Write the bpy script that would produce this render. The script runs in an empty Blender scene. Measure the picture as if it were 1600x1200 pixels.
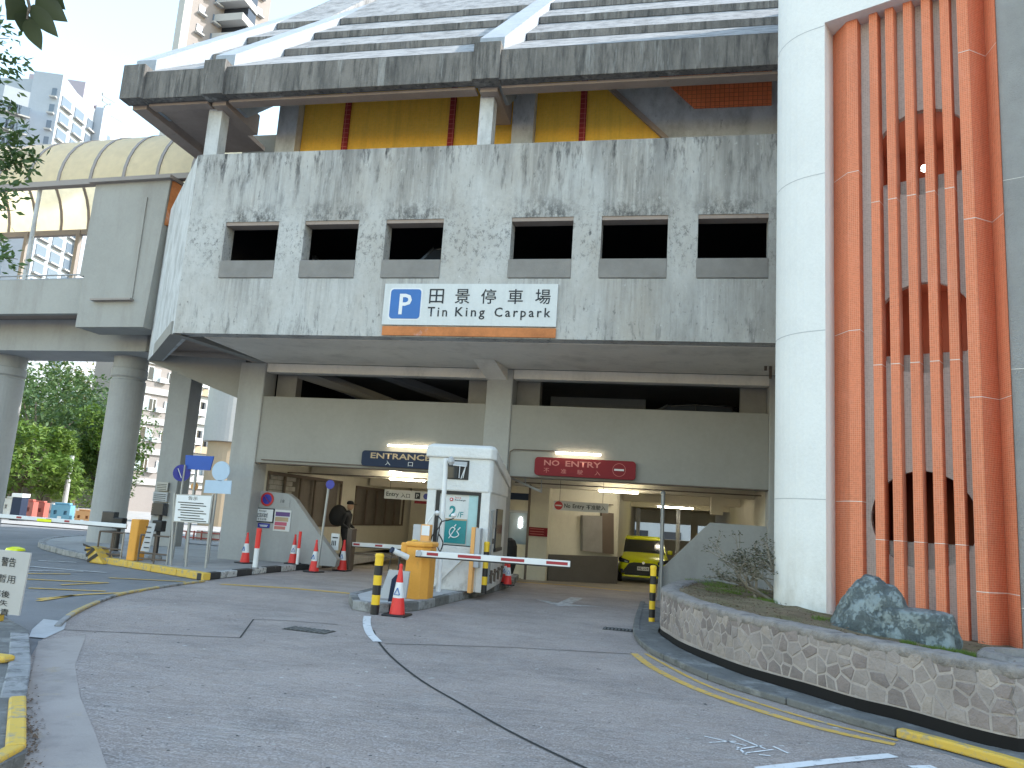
import bpy, bmesh, math, random
from mathutils import Vector, Matrix
random.seed(7)
R = math.radians
scene = bpy.context.scene
COL = scene.collection

# ------------------------------------------------------------------ camera
CAMP = Vector((0, 0, 1.6)); F = 1220.0
U = Vector((470, -7150, 1220.)).normalized()
AX = Vector((5708, 167, -1220.)); AX = (AX - AX.dot(U) * U).normalized()
AY = U.cross(AX)
if AY.z < 0: AY = -AY
cam = bpy.data.cameras.new('camera'); camo = bpy.data.objects.new('camera', cam); COL.objects.link(camo)
cam.sensor_width = 36; cam.lens = 36 * F / 1600; cam.clip_end = 3000; cam.clip_start = 0.05
rows = [AX, AY, U]
camo.matrix_world = Matrix(((AX.x, -AX.y, -AX.z, 0), (AY.x, -AY.y, -AY.z, 0), (U.x, -U.y, -U.z, 1.6), (0, 0, 0, 1)))
scene.camera = camo
# ------------------------------------------------------------------ light
SUN_AZ, SUN_EL = 70, 38
w = bpy.data.worlds.new('World'); scene.world = w; w.use_nodes = True
bg = w.node_tree.nodes['Background']
sky = w.node_tree.nodes.new('ShaderNodeTexSky'); sky.sky_type = 'NISHITA'; sky.sun_disc = False
sky.sun_elevation = R(SUN_EL); sky.sun_rotation = R(SUN_AZ); sky.air_density = 1.9; sky.dust_density = 0.8; sky.ozone_density = 1.2
w.node_tree.links.new(sky.outputs[0], bg.inputs[0]); bg.inputs[1].default_value = 0.15
sl = bpy.data.lights.new('sun', 'SUN'); sl.energy = 2.4; sl.angle = R(1.5); sl.color = (1, .95, .88)
so = bpy.data.objects.new('sun', sl); COL.objects.link(so)
sd = Vector((math.sin(R(SUN_AZ)) * math.cos(R(SUN_EL)), math.cos(R(SUN_AZ)) * math.cos(R(SUN_EL)), math.sin(R(SUN_EL))))
so.rotation_euler = sd.to_track_quat('Z', 'Y').to_euler(); so.location = (0, 0, 60)
scene.view_settings.view_transform = 'Standard'; scene.view_settings.look = 'None'
scene.view_settings.exposure = 1.76; scene.view_settings.gamma = 1
scene.view_settings.use_curve_mapping = False
scene.cycles.max_bounces = 8; scene.cycles.diffuse_bounces = 5

# ------------------------------------------------------------------ pixel helpers (1600x1200 photo pixels -> points in the place)
def ray(px, py):
    d = Vector((px - 800, py - 600, F)); return Vector((d.dot(AX), d.dot(AY), d.dot(U)))
def aY(px, py, y): d = ray(px, py); return CAMP + d * (y / d.y)
def aX(px, py, x): d = ray(px, py); return CAMP + d * (x / d.x)
def G(px, py, z=0.): d = ray(px, py); return CAMP + d * ((z - 1.6) / d.z)
def aP(px, py, n, p): n = Vector(n); d = ray(px, py); return CAMP + d * (n.dot(Vector(p) - CAMP) / n.dot(d))

# ------------------------------------------------------------------ materials
def lk(nt, a, b): nt.links.new(a, b)
def newmat(name):
    m = bpy.data.materials.new(name); m.use_nodes = True; return m, m.node_tree, m.node_tree.nodes['Principled BSDF']
def N(nt, t, **k):
    n = nt.nodes.new(t)
    for a, b in k.items():
        if a.startswith('i_'):
            key = a[2:]; key = int(key) if key.isdigit() else key
            n.inputs[key].default_value = b
        else: setattr(n, a, b)
    return n
def vec(nt, sx, sy, sz):
    g = N(nt, 'ShaderNodeNewGeometry'); v = N(nt, 'ShaderNodeVectorMath', operation='MULTIPLY'); v.inputs[1].default_value = (sx, sy, sz)
    lk(nt, g.outputs['Position'], v.inputs[0]); return v.outputs[0]
def noise(nt, scale=(1, 1, 1), detail=5, rough=.6, lo=.3, hi=.7, off=0):
    n = N(nt, 'ShaderNodeTexNoise', noise_dimensions='3D'); n.inputs['Scale'].default_value = 1; n.inputs['Detail'].default_value = detail; n.inputs['Roughness'].default_value = rough
    v = vec(nt, *scale)
    if off:
        a = N(nt, 'ShaderNodeVectorMath', operation='ADD'); a.inputs[1].default_value = (off, off * 1.7, off * .6); lk(nt, v, a.inputs[0]); v = a.outputs[0]
    lk(nt, v, n.inputs['Vector'])
    m = N(nt, 'ShaderNodeMapRange', clamp=True); m.inputs[1].default_value = lo; m.inputs[2].default_value = hi
    lk(nt, n.outputs[0], m.inputs[0]); return m.outputs[0]
def mul(nt, a, b, op='MULTIPLY'):
    n = N(nt, 'ShaderNodeMath', operation=op)
    for i, x in enumerate((a, b)):
        if isinstance(x, (int, float)): n.inputs[i].default_value = x
        else: lk(nt, x, n.inputs[i])
    n.use_clamp = True if op == 'ADD' else False
    return n.outputs[0]
def mixc(nt, f, a, b):
    n = N(nt, 'ShaderNodeMix', data_type='RGBA')
    if isinstance(f, (int, float)): n.inputs[0].default_value = f
    else: lk(nt, f, n.inputs[0])
    for i, x in ((6, a), (7, b)):
        if isinstance(x, tuple): n.inputs[i].default_value = (*x, 1)
        else: lk(nt, x, n.inputs[i])
    return n.outputs[2]
def zramp(nt, z0, z1):
    s = N(nt, 'ShaderNodeSeparateXYZ'); g = N(nt, 'ShaderNodeNewGeometry'); lk(nt, g.outputs['Position'], s.inputs[0])
    m = N(nt, 'ShaderNodeMapRange', clamp=True); m.inputs[1].default_value = z0; m.inputs[2].default_value = z1
    lk(nt, s.outputs[2], m.inputs[0]); return m.outputs[0]
def bump(nt, bs, h, strength=.3, dist=.02):
    b = N(nt, 'ShaderNodeBump'); b.inputs['Strength'].default_value = strength; b.inputs['Distance'].default_value = dist
    lk(nt, h, b.inputs['Height']); lk(nt, b.outputs[0], bs.inputs['Normal'])
def rough_mat(name, c, var=.12, scale=1.2, rough=.85, fine=30, bstr=.3, bdist=.01, c2=None, stains=()):
    """c base colour; large + fine variation; stains = list of (colour, noise-scale, lo, hi, zrange or None, strength)"""
    m, nt, bs = newmat(name)
    d = tuple(x * (1 - var * 2) for x in c) if c2 is None else c2
    col = mixc(nt, noise(nt, (scale,) * 3, 6, .65, .35, .65), d, c)
    f = noise(nt, (fine,) * 3, 4, .7, .2, .8, 3)
    col = mixc(nt, mul(nt, f, .35), col, tuple(min(1, x * 1.25) for x in c))
    for k, (sc, ns, lo, hi, zr, st) in enumerate(stains):
        s = noise(nt, ns, 6, .7, lo, hi, 5 + 3 * k)
        if zr: s = mul(nt, s, zramp(nt, *zr))
        col = mixc(nt, mul(nt, s, st), col, sc)
    lk(nt, col, bs.inputs['Base Color']); bs.inputs['Roughness'].default_value = rough; bs.inputs['Specular IOR Level'].default_value = .3
    if bstr: bump(nt, bs, f, bstr, bdist)
    return m
def xmask(nt, spans, soft=.12):
    s_ = N(nt, 'ShaderNodeSeparateXYZ'); g = N(nt, 'ShaderNodeNewGeometry'); lk(nt, g.outputs['Position'], s_.inputs[0])
    m = N(nt, 'ShaderNodeMapRange', clamp=True); m.inputs[1].default_value = -11; m.inputs[2].default_value = 3; lk(nt, s_.outputs[0], m.inputs[0])
    r = N(nt, 'ShaderNodeValToRGB'); e = r.color_ramp.elements; e[0].position = 0; e[0].color = (0, 0, 0, 1); e[1].position = 1; e[1].color = (0, 0, 0, 1)
    for a, b in spans:
        for x, v in ((a - soft, 0), (a + soft, 1), (b - soft, 1), (b + soft, 0)):
            q = e.new((x + 11) / 14); q.color = (v, v, v, 1)
    lk(nt, m.outputs[0], r.inputs[0]); return r.outputs[0]
def flat(name, c, rough=.5, metal=0, var=.08, emit=None, es=0):
    m, nt, bs = newmat(name)
    col = mixc(nt, noise(nt, (4, 4, 4), 4, .6, .3, .7), tuple(x * (1 - var) for x in c), c)
    lk(nt, col, bs.inputs['Base Color']); bs.inputs['Roughness'].default_value = rough; bs.inputs['Metallic'].default_value = metal
    if emit: bs.inputs['Emission Color'].default_value = (*emit, 1); bs.inputs['Emission Strength'].default_value = es
    return m

BLK = (.035, .035, .038)
M = {}
M['facade'] = rough_mat('weathered_concrete', (.5, .5, .49), .10, .8, .9, 14, .5, .012, stains=[
    ((.36, .33, .29), (.55, .55, .3), .42, .7, None, .75),
    ((.62, .61, .58), (1.3, 1.3, .25), .55, .75, None, .6),
    ((.15, .145, .14), (2.4, 2.4, .28), .43, .66, (8.0, 9.35), .8),
    (BLK, (6, 6, 1.3), .52, .66, (7.7, 9.2), .9),
    ((.2, .195, .19), (1.8, 1.8, .3), .5, .7, (6.6, 5.1), .6),
    ((.1, .1, .1), (8, 8, 1.6), .54, .68, (6.4, 5.1), .75),
    (BLK, (11, 11, 8), .60, .68, (6.5, 5.3), .7),
    (BLK, (9, 9, 4), .63, .72, None, .7),
    ((.22, .21, .2), (9, 9, .5), .6, .75, None, .5)])
def add_window_grime(m):
    nt = m.node_tree; bs = nt.nodes['Principled BSDF']; col = bs.inputs['Base Color'].links[0].from_socket
    W = [(-10.0, -8.7), (-8.08, -6.82), (-6.2, -4.92), (-3.46, -2.18), (-1.61, -.3), (.28, 1.6)]
    mk = xmask(nt, W)
    run = mul(nt, mul(nt, noise(nt, (11, 11, .45), 5, .7, .42, .62, 31), zramp(nt, 5.15, 6.38)), mk)
    col = mixc(nt, mul(nt, run, .4), col, (.12, .115, .11))
    top = mul(nt, mul(nt, noise(nt, (5, 5, 3), 7, .8, .45, .58, 37), zramp(nt, 8.25, 7.72)), zramp(nt, 7.6, 7.72)); col = mixc(nt, mul(nt, mul(nt, top, xmask(nt, W, .3)), .85), col, (.05, .05, .05))
    side = mul(nt, mul(nt, noise(nt, (9, 9, 7), 7, .85, .52, .60, 41), zramp(nt, 6.2, 7.0)), zramp(nt, 8.3, 7.4)); col = mixc(nt, mul(nt, side, .6), col, (.07, .07, .07))
    rightm = xmask(nt, [(-.6, 2.8)], .5); col = mixc(nt, mul(nt, mul(nt, rightm, noise(nt, (1.6, 1.6, .5), 6, .75, .4, .65, 51)), .5), col, (.24, .235, .22))
    lf_ = noise(nt, (7, 7, 5), 6, .85, .60, .66, 61); col = mixc(nt, mul(nt, lf_, .5), col, (.66, .67, .66))
    lk(nt, col, bs.inputs['Base Color'])
add_window_grime(M['facade'])
M['fascia'] = rough_mat('stained_fascia_concrete', (.23, .215, .2), .15, 1.5, .95, 20, .6, .015, stains=[
    ((.12, .115, .11), (2.2, 2.2, .5), .42, .62, None, .85), ((.05, .05, .05), (9, 9, .9), .48, .66, None, .8), ((.42, .42, .41), (3, 3, .3), .58, .7, None, .6)])
M['roofpale'] = rough_mat('pale_roof_concrete', (.56, .57, .58), .08, 1.5, .9, 20, .4, .01, stains=[
    ((.27, .27, .265), (2.5, 2.5, 1.2), .45, .68, None, .7), ((.1, .1, .1), (7, 7, 3), .6, .7, None, .5)])
M['facade_plain'] = rough_mat('plain_grey_beige_concrete', (.36, .355, .335), .07, .8, .85, 14, .35, .008, stains=[((.26, .24, .22), (1.8, 1.8, .3), .5, .75, None, .6)])
M['roofslope'] = rough_mat('stained_roof_slope', (.33, .33, .33), .12, 1.5, .9, 20, .5, .012, stains=[((.12, .12, .12), (2.5, 2.5, 1.5), .45, .66, None, .8), ((.05, .05, .05), (8, 8, 3), .58, .7, None, .6)])
M['rib'] = rough_mat('pale_blue_grey_rib_paint', (.34, .375, .42), .08, 1.5, .9, 20, .4, .01, stains=[((.25, .26, .28), (3, 3, 1.2), .52, .72, None, .6)])
M['soffit'] = rough_mat('brownish_soffit_concrete', (.34, .275, .24), .1, 1.5, .9, 18, .4, .01, stains=[((.1, .08, .07), (4, 4, 4), .62, .75, None, .6)])
M['paint'] = rough_mat('aged_cream_grey_paint', (.285, .275, .255), .05, .6, .8, 10, .25, .006, stains=[
    ((.22, .21, .19), (.9, .9, .3), .5, .8, None, .45), ((.1, .1, .1), (9, 9, 9), .71, .75, None, .6)])
M['colpaint'] = rough_mat('grey_column_paint', (.36, .36, .355), .06, .8, .8, 12, .25, .006, stains=[((.21, .2, .19), (1.4, 1.4, .3), .5, .8, None, .5)])
M['white'] = rough_mat('white_textured_paint', (.72, .72, .71), .04, .8, .85, 22, .5, .008, stains=[
    ((.45, .42, .38), (1.5, 1.5, .7), .42, .68, (1.7, .5), .9), ((.5, .5, .5), (.8, .8, .12), .6, .8, None, .25)])
M['booth'] = rough_mat('rough_white_booth_paint', (.66, .66, .65), .05, 2, .8, 16, .6, .015, stains=[
    ((.3, .28, .26), (4, 4, 3), .5, .72, (1.0, .1), .9), ((.35, .34, .32), (5, 5, 1.5), .64, .76, None, .5)])
M['softpaint'] = rough_mat('beige_soffit_paint', (.72, .67, .6), .06, .8, .85, 12, .25, .006, stains=[((.28, .25, .22), (1.2, 1.2, .6), .5, .8, None, .5)])
M['cream'] = rough_mat('cream_interior_paint', (.56, .53, .44), .05, .6, .7, 10, .15, .004, stains=[((.35, .3, .24), (1.4, 1.4, .5), .55, .8, None, .4)])
M['ceil'] = rough_mat('cream_ceiling_paint', (.62, .57, .46), .04, .6, .7, 10, .1, .004)
M['darkband'] = rough_mat('dark_brown_dado_paint', (.1, .092, .085), .1, 1, .6, 10, .1, .004)
M['dark'] = flat('dark_recess', (.02, .02, .022), .9)
M['deepdark'] = rough_mat('shade_dark_deck_concrete', (.03, .03, .034), .1, 1, .9, 10, .2, .005)  # near-black base puts the unlit decks' shade into the colour
M['precast'] = rough_mat('exposed_aggregate', (.3, .285, .27), .1, 3, .95, 90, .8, .02)
def grid_mat(name, c, joint, tile, bstr=.5, var=.15, ax=(1, 1)):
    """small mosaic tiles: brick texture on (horizontal run, height)"""
    m, nt, bs = newmat(name)
    g = N(nt, 'ShaderNodeNewGeometry'); s = N(nt, 'ShaderNodeSeparateXYZ'); lk(nt, g.outputs['Position'], s.inputs[0])
    run = mul(nt, mul(nt, s.outputs[0], ax[0]), mul(nt, s.outputs[1], ax[1]), 'SUBTRACT')
    c3 = N(nt, 'ShaderNodeCombineXYZ'); lk(nt, run, c3.inputs[0]); lk(nt, s.outputs[2], c3.inputs[1])
    b = N(nt, 'ShaderNodeTexBrick'); b.offset = 0; b.inputs['Scale'].default_value = 1; b.inputs['Mortar Size'].default_value = tile * .07
    b.inputs['Brick Width'].default_value = tile; b.inputs['Row Height'].default_value = tile; b.inputs['Mortar Smooth'].default_value = .2
    b.inputs['Color1'].default_value = (*c, 1); b.inputs['Color2'].default_value = (*[x * (1 - var) for x in c], 1); b.inputs['Mortar'].default_value = (*joint, 1)
    lk(nt, c3.outputs[0], b.inputs['Vector'])
    col = mixc(nt, mul(nt, noise(nt, (1.3, 1.3, .5), 5, .6, .4, .75), .35), b.outputs['Color'], tuple(min(1, x * 1.25 + .02) for x in c))
    col = mixc(nt, mul(nt, noise(nt, (25, 25, 25), 3, .6, .5, .8), .3), col, tuple(x * .6 for x in c))
    col = mixc(nt, mul(nt, noise(nt, (6, 6, .35), 5, .7, .5, .72, 8), .4), col, tuple(x * .55 + .02 for x in c))
    col = mixc(nt, mul(nt, noise(nt, (3, 3, 2.2), 6, .75, .55, .72, 12), .3), col, tuple(min(1, x + .13) for x in c))
    lk(nt, col, bs.inputs['Base Color']); bs.inputs['Roughness'].default_value = .75
    bump(nt, bs, b.outputs['Fac'], -bstr, .006)
    return m
TS = (.889, -.459)
M['orange'] = grid_mat('orange_mosaic', (.64, .175, .075), (.72, .34, .22), .028, .5, .18, (.889, .459))
M['orangeshade'] = grid_mat('shaded_orange_mosaic', (.55, .11, .04), (.62, .34, .22), .028, .5, .2, (.7, -.7))  # second one: orange mosaic darkened to shade the receding pier face
M['greytile'] = grid_mat('grey_mosaic', (.55, .52, .49), (.68, .66, .63), .028, .4, .2, (.889, .459))
M['greywall'] = rough_mat('grey_pebble_render', (.36, .355, .35), .1, 2, .95, 60, .9, .02, stains=[((.5, .5, .52), (1, 1, .2), .6, .8, None, .3)])
M['mustard'] = grid_mat('mustard_tile', (.92, .53, .06), (.85, .5, .1), .06, .2, .08, (1, 0))
M['redtile'] = grid_mat('dark_red_tile', (.32, .02, .02), (.5, .15, .12), .12, .4, .2, (1, 0))
M['orangepanel'] = grid_mat('orange_relief_panel', (.95, .24, .08), (.45, .08, .03), .1, .5, .15, (1, 0))
M['innerred'] = flat('dark_red_interior', (.42, .1, .05), .7)
M['jointwhite'] = flat('white_joint_line', (.75, .72, .68), .8)
M['asphalt'] = rough_mat('grey_asphalt', (.2, .2, .205), .12, .7, .95, 60, .6, .01, stains=[((.09, .09, .09), (.8, .8, 1), .5, .75, None, .5), ((.27, .27, .27), (3, 3, 3), .62, .74, None, .35)])
def road_mat():
    m, nt, bs = newmat('broomed_concrete_road')
    col = mixc(nt, noise(nt, (.5, .5, 1), 7, .7, .36, .66), (.335, .270, .240), (.53, .432, .385))
    col = mixc(nt, mul(nt, noise(nt, (.8, 1.6, 1), 8, .8, .47, .66, 4), .65), col, (.16, .14, .132))       # rubber and oil
    col = mixc(nt, mul(nt, noise(nt, (1.5, 1.1, 1), 8, .8, .54, .68, 9), .4), col, (.5, .475, .46))        # scoured pale patches
    fine = noise(nt, (3, 26, 1), 6, .85, .40, .62, 2)
    grit = noise(nt, (60, 60, 1), 4, .8, .38, .64, 7)
    col = mixc(nt, mul(nt, fine, .7), col, (.17, .152, .145))
    col = mixc(nt, mul(nt, grit, .36), col, (.6, .55, .52))
    col = mixc(nt, mul(nt, noise(nt, (38, 38, 1), 4, .8, .56, .66, 15), .55), col, (.12, .108, .102))
    col = mixc(nt, noise(nt, (9, 9, 1), 2, .5, .745, .76, 21), col, (.55, .53, .5))
    col = mixc(nt, noise(nt, (14, 14, 1), 2, .5, .735, .75, 11), col, (.05, .05, .05))
    lk(nt, col, bs.inputs['Base Color']); bs.inputs['Roughness'].default_value = .88
    bump(nt, bs, mul(nt, fine, grit, 'ADD'), .8, .012); return m
M['road'] = road_mat()
M['gutter'] = rough_mat('smooth_gutter_concrete', (.36, .315, .285), .1, 1.2, .9, 60, .4, .006, stains=[((.14, .13, .12), (2, 2, 1), .5, .7, None, .5), ((.4, .3, .16), (3, 3, 1), .6, .7, None, .35)])
M['pave'] = rough_mat('paving_concrete', (.34, .33, .32), .1, 1, .9, 40, .5, .01, stains=[((.15, .15, .15), (1.4, 1.4, 1), .5, .7, None, .5)])
M['kerb'] = rough_mat('kerb_concrete', (.3, .3, .3), .15, 4, .9, 40, .6, .01, stains=[((.06, .06, .06), (6, 6, 6), .5, .65, None, .7)])
M['kerbdk'] = rough_mat('mossy_dark_kerb', (.16, .16, .155), .15, 3, .95, 40, .7, .015, stains=[((.32, .32, .31), (2.5, 2.5, 5), .52, .66, None, .7), ((.04, .045, .04), (5, 5, 5), .55, .7, None, .6)])
def worn(name, c, under, lo=.52, hi=.62, sc=9, rough=.7):
    m, nt, bs = newmat(name)
    col = mixc(nt, noise(nt, (sc, sc, sc), 6, .75, lo, hi), c, under)
    col = mixc(nt, mul(nt, noise(nt, (1.4, 1.4, 1.4), 4, .6, .4, .7, 6), .35), col, tuple(x * .6 for x in c))
    lk(nt, col, bs.inputs['Base Color']); bs.inputs['Roughness'].default_value = rough; return m
M['yline'] = worn('worn_yellow_paint', (.62, .38, .07), (.3, .28, .25), .5, .62, 14)
M['ykerb'] = worn('yellow_kerb_paint', (.62, .4, .06), (.3, .27, .2), .5, .62, 9)
M['ykerbold'] = worn('old_yellow_kerb_paint', (.5, .35, .1), (.3, .28, .24), .42, .58, 9)
M['wline'] = worn('worn_white_paint', (.68, .68, .68), (.24, .24, .24), .55, .66, 11)
M['wlinef'] = worn('faded_white_paint', (.5, .5, .5), (.24, .24, .24), .48, .58, 8)
M['dkjoint'] = flat('dark_joint', (.025, .025, .025), .95)
M['patch'] = rough_mat('pale_cement_patch', (.45, .45, .45), .1, 3, .9, 40, .4, .01)
M['kerbwhite'] = worn('chipped_white_kerb_paint', (.5, .5, .5), (.16, .16, .16), .5, .6, 12)
M['kerbblack'] = worn('chipped_black_kerb_paint', (.035, .035, .037), (.25, .25, .25), .6, .68, 12)
M['stone'] = rough_mat('mauve_grey_stone', (.31, .27, .255), .14, 2.2, .9, 26, .6, .015, stains=[((.16, .145, .14), (1.2, 1.2, 1.2), .45, .7, None, .6)])
M['stoneb'] = rough_mat('dark_mauve_stone', (.25, .21, .2), .16, 2.2, .9, 26, .7, .015, stains=[((.13, .115, .11), (1.5, 1.5, 1.5), .45, .7, None, .6)])
M['stonec'] = rough_mat('warm_grey_stone', (.37, .32, .29), .16, 3, .9, 26, .7, .015, stains=[((.2, .17, .15), (1.5, 1.5, 1.5), .45, .7, None, .6)])
M['mortar'] = rough_mat('pale_pink_mortar', (.42, .37, .345), .12, 3, .9, 40, .7, .01, stains=[((.28, .25, .24), (2, 2, 2), .4, .6, None, .8)])
M['coping'] = rough_mat('grey_coping_cement', (.28, .255, .24), .12, 3, .9, 30, .7, .02, stains=[((.12, .11, .105), (7, 7, 7), .48, .66, None, .7), ((.42, .41, .4), (3, 3, 3), .58, .7, None, .5)])
M['soil'] = rough_mat('dry_soil_with_thatch', (.3, .235, .15), .2, 3, 1, 50, 1, .03, stains=[((.13, .1, .06), (6, 6, 6), .5, .65, None, .7), ((.15, .17, .06), (1.2, 1.2, 1), .5, .65, None, .6)])
M['gapshade'] = flat('black_gap_shade', (.006, .005, .005), 1)  # flat black painted where the wall foot lies in shade
def rock_mat():
    m, nt, bs = newmat('painted_blue_green_rock')
    a = noise(nt, (4, 4, 4), 8, .7, .35, .68)
    col = mixc(nt, a, (.11, .135, .14), (.22, .26, .265)); col = mixc(nt, mul(nt, noise(nt, (14, 14, 14), 6, .8, .5, .75, 4), .6), col, (.3, .37, .37))
    col = mixc(nt, mul(nt, noise(nt, (9, 9, 3), 6, .8, .58, .7, 8), .7), col, (.02, .03, .03))
    lk(nt, col, bs.inputs['Base Color']); bs.inputs['Roughness'].default_value = .6
    bump(nt, bs, mul(nt, a, noise(nt, (22, 22, 22), 6, .8, .3, .7, 3), 'ADD'), .9, .04); return m
M['rock'] = rock_mat()
def leafm(name, c, tr=.35, var=.35):
    m, nt, bs = newmat(name)
    col = mixc(nt, noise(nt, (.9, .9, .9), 4, .6, .3, .7), tuple(x * (1 - var) for x in c), tuple(x * (1 + var) for x in c))
    oi = N(nt, 'ShaderNodeNewGeometry')
    col = mixc(nt, mul(nt, oi.outputs['Random Per Island'], .6), col, (c[0] * 1.7, c[1] * 1.35, c[2] * .8))
    lk(nt, col, bs.inputs['Base Color']); bs.inputs['Roughness'].default_value = .55
    t = N(nt, 'ShaderNodeBsdfTranslucent'); lk(nt, col, t.inputs[0])
    mx = N(nt, 'ShaderNodeMixShader'); mx.inputs[0].default_value = tr
    lk(nt, bs.outputs[0], mx.inputs[1]); lk(nt, t.outputs[0], mx.inputs[2]); lk(nt, mx.outputs[0], nt.nodes['Material Output'].inputs[0]); return m
M['leafA'] = leafm('dark_green_leaves', (.06, .115, .04)); M['leafB'] = leafm('mid_green_leaves', (.09, .15, .035)); M['leafC'] = leafm('bright_green_leaves', (.10, .18, .035)); M['leafD'] = leafm('olive_leaves', (.14, .15, .05))
M['leafnear'] = leafm('near_dark_leaves', (.03, .045, .02), .25); M['shrubleaf'] = leafm('grey_green_shrub_leaves', (.07, .09, .05), .2)
M['grass'] = leafm('grass_blades', (.12, .2, .035), .3); M['dryleaf'] = flat('dead_brown_leaves', (.14, .09, .055), .9)
M['bark'] = rough_mat('grey_brown_bark', (.16, .13, .1), .2, 6, .95, 40, .8, .02); M['palebark'] = rough_mat('pale_bark', (.3, .27, .23), .2, 12, .95, 80, .6, .01)
M['yellowbox'] = rough_mat('orange_yellow_cabinet_paint', (.7, .33, .06), .05, 2, .45, 30, .05, .002, stains=[((.3, .18, .06), (4, 4, 2), .6, .75, None, .4)])
M['peach'] = rough_mat('faded_orange_paint', (.75, .38, .13), .05, 2, .5, 30, .05, .002, stains=[((.4, .25, .12), (4, 4, 2), .6, .75, None, .3)])
M['greybox'] = flat('light_grey_enclosure', (.42, .43, .45), .5); M['steel'] = flat('galvanised_steel', (.34, .35, .36), .45, .6)
M['blacksteel'] = flat('black_painted_steel', (.012, .012, .014), .5); M['brownsteel'] = flat('brown_rusty_steel', (.12, .09, .07), .7)
M['bollY'] = worn('bollard_yellow', (.75, .48, .02), (.35, .25, .05), .62, .72, 20, .45); M['bollK'] = flat('bollard_black', (.012, .012, .014), .45)
M['sred'] = flat('signal_red', (.5, .02, .025), .4); M['cred'] = flat('cone_red', (.75, .035, .03), .5); M['swhite'] = flat('sign_white', (.72, .73, .74), .5)
M['armred'] = flat('barrier_maroon_tape', (.32, .02, .035), .4); M['blue'] = flat('sign_blue', (.015, .13, .42), .4); M['navy'] = flat('navy_sign', (.007, .018, .05), .75)
M['signblue'] = flat('plain_blue_panel', (.01, .08, .4), .5); M['noblue'] = flat('road_sign_blue', (.02, .03, .3), .4)
M['panelred'] = flat('red_sign_panel', (.2, .008, .014), .75); M['posterpurple'] = flat('poster_purple', (.12, .06, .2), .6); M['posterpink'] = flat('poster_pink', (.5, .1, .16), .6); M['goldtext'] = flat('faded_gold_lettering', (.42, .31, .19), .5); M['rosetext'] = flat('faded_pink_lettering', (.5, .16, .14), .5)
M['paletext'] = flat('pale_lettering', (.62, .62, .62), .5); M['ink'] = flat('dark_lettering', (.012, .016, .022), .6); M['grime'] = rough_mat('streaked_sign_face', (.60, .62, .62), .04, 2, .6, 30, .05, .002, stains=[((.45, .47, .48), (3, 3, .4), .5, .75, None, .6)])
M['signgrey'] = flat('dull_sign_face', (.48, .46, .44), .7)
M['teal'] = flat('teal_panel', (.01, .22, .24), .4); M['paleteal'] = flat('pale_teal_panel', (.36, .55, .57), .5, var=.15)
M['skyblue'] = flat('pale_blue_sign_back', (.42, .55, .7), .5); M['rust'] = rough_mat('faded_orange_strip', (.55, .2, .07), .2, 3, .7, 20, .1, .004, stains=[((.6, .42, .4), (2, 2, 2), .6, .7, None, .6)])
M['glass'] = flat('dark_window_glass', (.03, .035, .045), .12); M['hazeglass'] = flat('hazed_far_glass', (.13, .17, .22), .3); M['paleglass'] = flat('pale_window_glass', (.3, .36, .4), .2)  # far glass paled and blued in place of distance haze
M['tube'] = flat('lit_tube', (1, .95, .8), .5, emit=(1, .92, .72), es=23); M['lamp'] = flat('lamp_and_reflection_glow', (1, 1, 1), .5, emit=(1, .95, .85), es=14)
M['canopy'] = flat('cream_polycarbonate', (.9, .78, .55), .4, var=.12); M['canopyrib'] = flat('pink_grey_metal', (.3, .26, .24), .6)
def translucent(key, f):
    m = M[key]; nt = m.node_tree; bs = nt.nodes['Principled BSDF']; t = N(nt, 'ShaderNodeBsdfTranslucent'); lk(nt, bs.inputs['Base Color'].links[0].from_socket, t.inputs[0])
    mx = N(nt, 'ShaderNodeMixShader'); mx.inputs[0].default_value = f; lk(nt, bs.outputs[0], mx.inputs[1]); lk(nt, t.outputs[0], mx.inputs[2]); lk(nt, mx.outputs[0], nt.nodes['Material Output'].inputs[0])
translucent('canopy', .6)
M['canopyside'] = flat('pale_green_sheet', (.62, .66, .55), .4, var=.1)
M['limepaint'] = flat('lime_yellow_car_paint', (.8, .85, .02), .25); M['blackpaint'] = flat('black_car_paint', (.012, .012, .015), .2)
M['rubber'] = flat('tyre_rubber', (.02, .02, .02), .85); M['plastic'] = flat('black_plastic', (.01, .01, .012), .5); M['chrome'] = flat('bright_metal', (.6, .6, .6), .25, 1)
M['apt'] = rough_mat('grey_pink_apartment_wall', (.27, .245, .235), .06, .3, .85, 8, .1, .01); M['aptwhite'] = rough_mat('white_apartment_band', (.42, .42, .41), .05, .3, .85, 8, .1, .01)
M['apttan'] = rough_mat('tan_balcony_wall', (.42, .33, .23), .06, .3, .85, 8, .1, .01)
M['tower'] = rough_mat('pale_tower_wall', (.36, .40, .45), .04, .1, .85, 2, 0); M['tower2'] = rough_mat('lilac_tower_wall', (.34, .32, .38), .04, .1, .85, 2, 0)
M['skin'] = flat('skin', (.45, .27, .18), .6); M['cloth'] = flat('black_clothing', (.015, .015, .017), .95); M['cloth2'] = flat('dark_bag_fabric', (.02, .019, .02), .9)
M['waterred'] = flat('red_plastic_barrier', (.4, .1, .08), .5); M['waterblue'] = flat('light_blue_plastic_barrier', (.12, .3, .42), .5); M['orangeplastic'] = flat('orange_plastic', (.5, .25, .1), .5)
M['block'] = rough_mat('breeze_block', (.36, .34, .31), .15, 3, .95, 40, .6, .01)
M['hill'] = rough_mat('wooded_ground', (.07, .09, .045), .2, .3, 1, 3, 0)
M['screen'] = flat('dark_screen', (.03, .035, .04), .2)

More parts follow.
